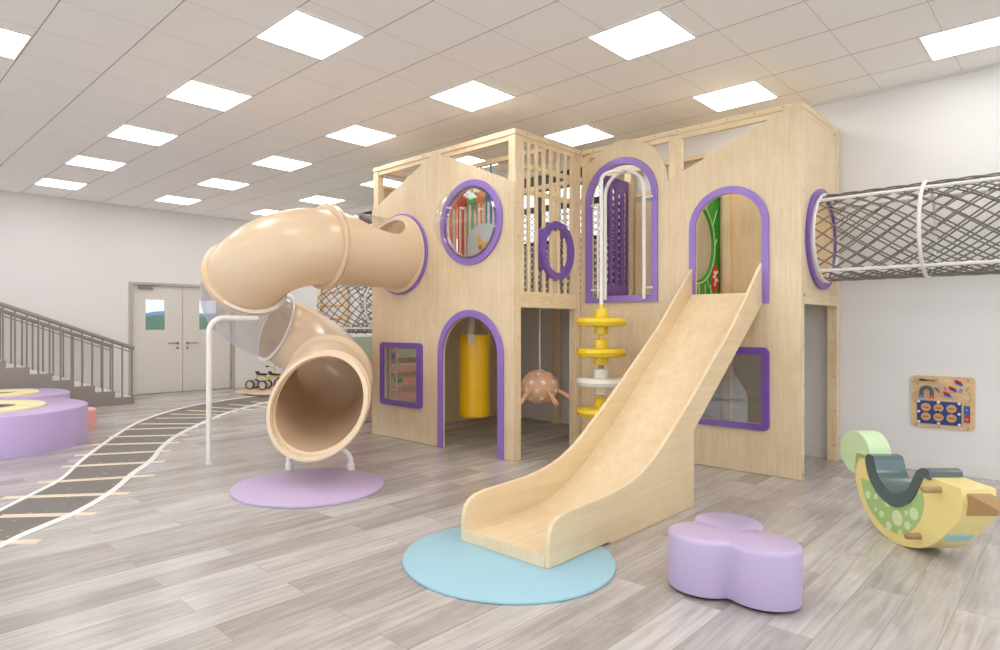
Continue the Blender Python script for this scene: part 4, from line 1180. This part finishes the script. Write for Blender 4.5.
# ------------------------------------------------------------------ rocking bird
YAW = 0.7821
FWD = V(-math.sin(YAW), math.cos(YAW), 0); RGT = V(math.cos(YAW), math.sin(YAW), 0)
K = 0.952
U0 = 2.77 * K; TW = 0.185
def rk(dd, z, u):  # coordinates measured along the toy: length, height, across
    return FWD * (dd * K) + RGT * (U0 + u) + V(0, 0, EYE - (EYE - z) * K)
body = [(4.437, 0.430), (4.448, 0.34), (4.444, 0.251), (4.426, 0.186), (4.382, 0.107), (4.307, 0.026), (4.214, -0.035), (4.096, -0.066), (3.984, -0.066), (3.861, -0.042), (3.77, -0.004), (3.679, 0.060), (3.583, 0.160), (3.514, 0.247), (3.500, 0.33), (3.507, 0.412)]
inner = [(3.772, 0.422), (3.80, 0.40), (3.838, 0.324), (3.90, 0.245), (3.97, 0.205), (4.04, 0.195), (4.12, 0.22), (4.21, 0.29), (4.27, 0.38), (4.29, 0.425)]
rb = empty('rocking_bird', 'pale yellow rocking bird ride with green spotted belly and dark saddle near the wall', 'rocking toy', tuple(rk(4.0, -0.07, TW / 2)))
fnr = lambda a, b, d: rk(a, b, d)
def smooth2(P, n=4): return [(v.x, v.y) for v in catmull(P, n)]
bodyp = smooth2(body[:-1], 3) + [(3.507, 0.412)] + inner
obj('body', slab(bodyp, [], fnr, 0, TW), M['bird'], rb, bevel=0.014, seg=3)
# green belly inlay on the near side
gp = smooth2([(4.371, 0.262), (4.355, 0.18), (4.30, 0.09), (4.21, 0.025), (4.12, -0.003), (3.993, 0.0), (3.90, 0.05), (3.82, 0.14), (3.785, 0.25), (3.80, 0.315)], 3)
gp += [(3.83, 0.30), (3.90, 0.22), (4.0, 0.18), (4.12, 0.20), (4.22, 0.262)]
bl_ = obj('belly_panel', slab(gp, [], fnr, -0.003, 0.006), M['green_belly'], rb)
for (a, b, r_) in ((4.30, 0.165, 0.026), (4.215, 0.175, 0.018), (4.105, 0.165, 0.026), (4.16, 0.075, 0.022), (4.22, 0.09, 0.014), (4.09, 0.02, 0.028), (4.01, 0.095, 0.048), (3.93, 0.15, 0.014), (3.92, 0.075, 0.026), (3.865, 0.165, 0.036), (3.985, 0.015, 0.014)):
    obj('spot', slab(circle2(a, b, r_, 24), [], fnr, -0.006, -0.003), M['belly_dot'], bl_)
# saddle: U profile
cu_in = smooth2([(3.725, 0.452), (3.74, 0.462), (3.782, 0.464), (3.835, 0.43), (3.868, 0.37), (3.906, 0.31), (3.977, 0.262), (4.05, 0.245), (4.127, 0.278), (4.190, 0.34), (4.214, 0.40), (4.232, 0.438), (4.285, 0.446)], 4)
cu_out = smooth2([(4.312, 0.425), (4.310, 0.37), (4.265, 0.272), (4.166, 0.19), (4.032, 0.160), (3.924, 0.205), (3.86, 0.27), (3.81, 0.36), (3.785, 0.405), (3.76, 0.408), (3.725, 0.404)], 4)
obj('saddle', slab(cu_in + cu_out, [], fnr, -0.014, TW - 0.010), M['saddle'], rb, bevel=0.018, seg=4)
# tail disc with a bite
tl = [(4.435 + 0.150 * math.cos(a), 0.425 + 0.150 * math.sin(a)) for a in [math.radians(-38 + 285 * i / 40) for i in range(41)]]
tl = [(4.47, 0.30)] + [(4.452 + 0.162 * math.cos(math.radians(a)), 0.425 + 0.150 * math.sin(math.radians(a))) for a in range(150, -106, -8)]
tl = [(4.452 + 0.165 * math.cos(math.radians(a)), 0.425 + 0.150 * math.sin(math.radians(a))) for a in range(-95, 196, 6)] + [(4.36, 0.40), (4.40, 0.385), (4.43, 0.35)]
obj('tail', slab(tl, [], fnr, 0.0, TW - 0.045), M['mint'], rb, bevel=0.006)
# dowels through the body
for a, b, e in ((3.66, 0.366, 0.10), (3.82, 0.044, 0.085)):
    p0 = rk(a, b, -e); p1 = rk(a, b, TW + e)
    ax = (p1 - p0); L_ = ax.length
    obj('dowel', lathe([(0, 0), (0.013, 0.001), (0.018, 0.008), (0.018, L_ - 0.008), (0.013, L_ - 0.001), (0, L_)], p0, ax, 18), M['dowel'], rb, smooth=True)
# beak: wedge
bm = bmesh.new()
b0 = [rk(3.508, 0.385, 0.03), rk(3.508, 0.385, TW - 0.03), rk(3.508, 0.262, TW - 0.03), rk(3.508, 0.262, 0.03)]
b1 = [rk(3.30, 0.352, 0.03), rk(3.30, 0.352, TW - 0.03), rk(3.30, 0.322, TW - 0.03), rk(3.30, 0.322, 0.03)]
vv0 = [bm.verts.new(p) for p in b0]; vv1 = [bm.verts.new(p) for p in b1]
bm.faces.new(vv0); bm.faces.new(vv1)
for k in range(4): bm.faces.new((vv0[k], vv0[(k + 1) % 4], vv1[(k + 1) % 4], vv1[k]))
obj('beak', bm, M['beak'], rb, bevel=0.003)
# pale blue inlay under the beak
bm = bmesh.new()
q0 = [(3.662, 0.078), (3.618, 0.123)]
nrm = 0.012
A = [bm.verts.new(rk(a - nrm * e, b - nrm * 0.6 * e, u)) for e in (0, 1) for (a, b) in q0 for u in (0.012, TW - 0.035)]
bm.faces.new((A[0], A[1], A[3], A[2])); bm.faces.new((A[4], A[5], A[7], A[6]))
for a_, b_ in ((0, 1), (1, 3), (3, 2), (2, 0)): bm.faces.new((A[a_], A[b_], A[b_ + 4], A[a_ + 4]))
obj('blue_inlay', bm, M['sky_slot'], rb)

# ------------------------------------------------------------------ busy board on the wall
wy = YF
bb = empty('busy_board', 'wooden wall mounted magnet activity board with a navy panel above the skirting', 'activity board', (-0.93, wy, 0.40))
F_ = XZ(wy)
bd_ = obj('board', slab(rrect2(-1.158, -0.702, 0.40, 0.862, 0.035), [], F_, -0.022, -0.0005), M['board'], bb, bevel=0.004)
fz = -0.022
navy = obj('navy_panel', slab(rect(-1.112, -0.794, 0.434, 0.640), [], F_, fz - 0.006, fz), M['board_blue'], bb)
for xx in (-1.046, -0.955, -0.863):
    for zz in (0.580, 0.497):
        d_ = obj('wooden_disc', lathe([(0, 0), (0.036, 0), (0.036, 0.008), (0.033, 0.011), (0, 0.011)], (xx, wy + fz - 0.006, zz), (0, -1, 0), 28), M['board_disc'], bb, smooth=True)
        bm = bmesh.new()
        for i in range(4): box(xx - 0.02 + 0.0105 * i, xx - 0.013 + 0.0105 * i, wy + fz - 0.0185, wy + fz - 0.017, zz - 0.004, zz + 0.005, bm)
        obj('print', bm, M['ink'], d_)
for xx, zz in ((-1.098, 0.63), (-0.955, 0.632), (-0.809, 0.63), (-1.098, 0.54), (-0.809, 0.538), (-1.098, 0.447), (-0.954, 0.443), (-0.809, 0.445)):
    obj('knob', lathe([(0, 0), (0.007, 0), (0.012, 0.008), (0.010, 0.014), (0, 0.016)], (xx, wy + fz - 0.006, zz), (0, -1, 0), 14), M['white_dot'], bb, smooth=True)
obj('slider_knob', lathe([(0, 0), (0.012, 0), (0.010, 0.018), (0, 0.02)], (-0.958, wy + fz - 0.006, 0.548), (0, -1, 0), 14), M['black'], bb)
# horseshoe magnet
P = [V(-1.078, wy - 0.038, 0.690)] + [V(-1.040 - 0.038 * math.cos(a), wy - 0.038, 0.722 + 0.040 * math.sin(a)) for a in [PI * i / 12 for i in range(13)]] + [V(-1.002, wy - 0.038, 0.690)]
hm = obj('horseshoe_magnet', tube(P, 0.015, 10), M['magnet'], bb, smooth=True)
obj('blue_pole', box(-1.096, -1.064, wy - 0.055, wy - 0.0225, 0.664, 0.692), M['blue'], bb, bevel=0.002)
obj('red_pole', box(-1.018, -0.986, wy - 0.055, wy - 0.0225, 0.664, 0.692), M['red'], bb, bevel=0.002)
text_part('N', 0.022, lambda a, b: (-1.080 + a, wy - 0.0562, 0.678 + b), bb, M['white_dot'])
text_part('S', 0.022, lambda a, b: (-1.002 + a, wy - 0.0562, 0.678 + b), bb, M['white_dot'])
# hourglass lying across the top
obj('timer_body', tube([V(-1.10, wy - 0.036, 0.826), V(-0.975, wy - 0.036, 0.822)], [0.011, 0.011], 12), M['pane'], bb)
obj('timer_sand', tube([V(-1.09, wy - 0.036, 0.826), V(-1.055, wy - 0.036, 0.824), V(-1.035, wy - 0.036, 0.823)], [0.010, 0.009, 0.002], 12), M['black'], bb)
for xx in (-1.108, -0.968):
    obj('timer_cap', box(xx - 0.012, xx + 0.012, wy - 0.052, wy - 0.0225, 0.808, 0.842), M['board_disc'], bb, bevel=0.003)
# dial with compass needles
dial = obj('dial', lathe([(0, 0), (0.092, 0), (0.092, 0.006), (0.089, 0.008), (0, 0.008)], (-0.860, wy + fz, 0.755), (0, -1, 0), 40), M['board'], bb, smooth=True)
def tilted(cx, cz, w, h, ang, d0, d1):
    ca_, sa_ = math.cos(ang), math.sin(ang)
    return slab([(cx + x * ca_ - z * sa_, cz + x * sa_ + z * ca_) for x, z in ((-w, -h), (w, -h), (w, h), (-w, h))], [], F_, d0, d1)
for cx_, cz_ in ((-0.893, 0.706), (-0.853, 0.756), (-0.812, 0.812)):
    obj('magnet_bar', tilted(cx_ - 0.004, cz_ + 0.009, 0.026, 0.010, -0.42, fz - 0.020, fz - 0.008), M['red'], bb)
    obj('magnet_bar', tilted(cx_ + 0.004, cz_ - 0.009, 0.026, 0.010, -0.42, fz - 0.020, fz - 0.008), M['blue'], bb)
text_part('8', 0.05, lambda a, b: (-0.908 + a * 0.9 - b * 0.3, wy + fz - 0.009, 0.752 + b + a * 0.3), bb, M['red'], 'red_symbol')
text_part('8', 0.05, lambda a, b: (-0.800 + a * 0.9 + b * 0.3, wy + fz - 0.009, 0.742 + b - a * 0.3), bb, M['board_blue'], 'blue_symbol')
obj('needle', tilted(-0.967, 0.742, 0.020, 0.006, -0.9, fz - 0.012, fz), M['blue'], bb)
obj('needle', tilted(-0.955, 0.728, 0.010, 0.006, -0.9, fz - 0.013, fz), M['red'], bb)
obj('bar_holder', slab(rrect2(-0.777, -0.735, 0.468, 0.615, 0.004, 2), [], F_, fz - 0.008, fz), M['magnet'], bb)
obj('bar_magnet_blue', box(-0.769, -0.743, wy - 0.042, wy - 0.030, 0.542, 0.608), M['blue'], bb)
obj('bar_magnet_red', box(-0.769, -0.743, wy - 0.042, wy - 0.030, 0.474, 0.542), M['red'], bb)
text_part('S', 0.022, lambda a, b: (-0.756 + a, wy - 0.0432, 0.580 + b), bb, M['white_dot'])
text_part('N', 0.022, lambda a, b: (-0.756 + a, wy - 0.0432, 0.500 + b), bb, M['white_dot'])
for xx, zz in ((-1.125, 0.415), (-0.75, 0.415), (-0.75, 0.835), (-0.75, 0.765)):
    obj('screw_cap', lathe([(0, 0), (0.009, 0), (0.008, 0.003), (0, 0.003)], (xx, wy + fz, zz), (0, -1, 0), 12), M['dowel'], bb)
bm = tube([V(-1.11, wy + fz, 0.72), V(-1.145, wy + fz, 0.69), V(-1.14, wy + fz, 0.64), V(-1.125, wy + fz, 0.62)], 0.0025, 5)
tube([V(-0.77, wy + fz, 0.76), V(-0.74, wy + fz, 0.72), V(-0.725, wy + fz, 0.68), V(-0.75, wy + fz, 0.64), V(-0.78, wy + fz, 0.62)], 0.0025, 5, bm)
obj('groove_line', bm, M['dowel'], bb)
bm = tube(arc((-1.125, wy + fz, 0.79), (1, 0, 0), (0, 0, 1), 0.022, 1.2, 4.6, 12), 0.002, 5)
obj('blue_curve', bm, M['blue'], bb)
for xx, zz, mm in ((-1.118, 0.808, 'red'), (-1.108, 0.786, 'blue'), (-0.95, 0.415, 'green_board')):
    obj('bead', lathe([(0, 0), (0.006, 0), (0.006, 0.006), (0, 0.008)], (xx, wy + fz, zz), (0, -1, 0), 10), M[mm], bb)

# ------------------------------------------------------------------ sky light and camera
w = bpy.data.worlds.new('sky'); scn.world = w; w.use_nodes = True
nt = w.node_tree; bg = nt.nodes['Background']
tcw = nt.nodes.new('ShaderNodeTexCoord'); sp = nt.nodes.new('ShaderNodeSeparateXYZ'); rp = nt.nodes.new('ShaderNodeValToRGB')
nt.links.new(tcw.outputs['Generated'], sp.inputs[0]); nt.links.new(sp.outputs['Z'], rp.inputs['Fac'])
rp.color_ramp.elements[0].position = 0.0; rp.color_ramp.elements[0].color = lin((240, 243, 245))
rp.color_ramp.elements[1].position = 0.5; rp.color_ramp.elements[1].color = lin((196, 216, 238))
nt.links.new(rp.outputs['Color'], bg.inputs[0]); bg.inputs[1].default_value = 2.3

cam = bpy.data.cameras.new('camera'); co_ = bpy.data.objects.new('camera', cam); COL.objects.link(co_)
co_.location = (0, 0, EYE); co_.rotation_euler = (PI / 2, 0, YAW)
cam.sensor_width = 36; cam.lens = 633.82 / 1000 * 36
cam.shift_x = (500 - 460.33) / 1000; cam.shift_y = 0.0003
cam.clip_start = 0.05; cam.clip_end = 600
scn.camera = co_
vs = scn.view_settings
scn.display_settings.display_device = 'sRGB'
vs.view_transform = 'Standard'; vs.look = 'None'; vs.exposure = 0.24; vs.gamma = 1.0; vs.use_curve_mapping = False
scn.cycles.max_bounces = 10; scn.cycles.transparent_max_bounces = 16
scn.cycles.diffuse_bounces = 6; scn.cycles.glossy_bounces = 4
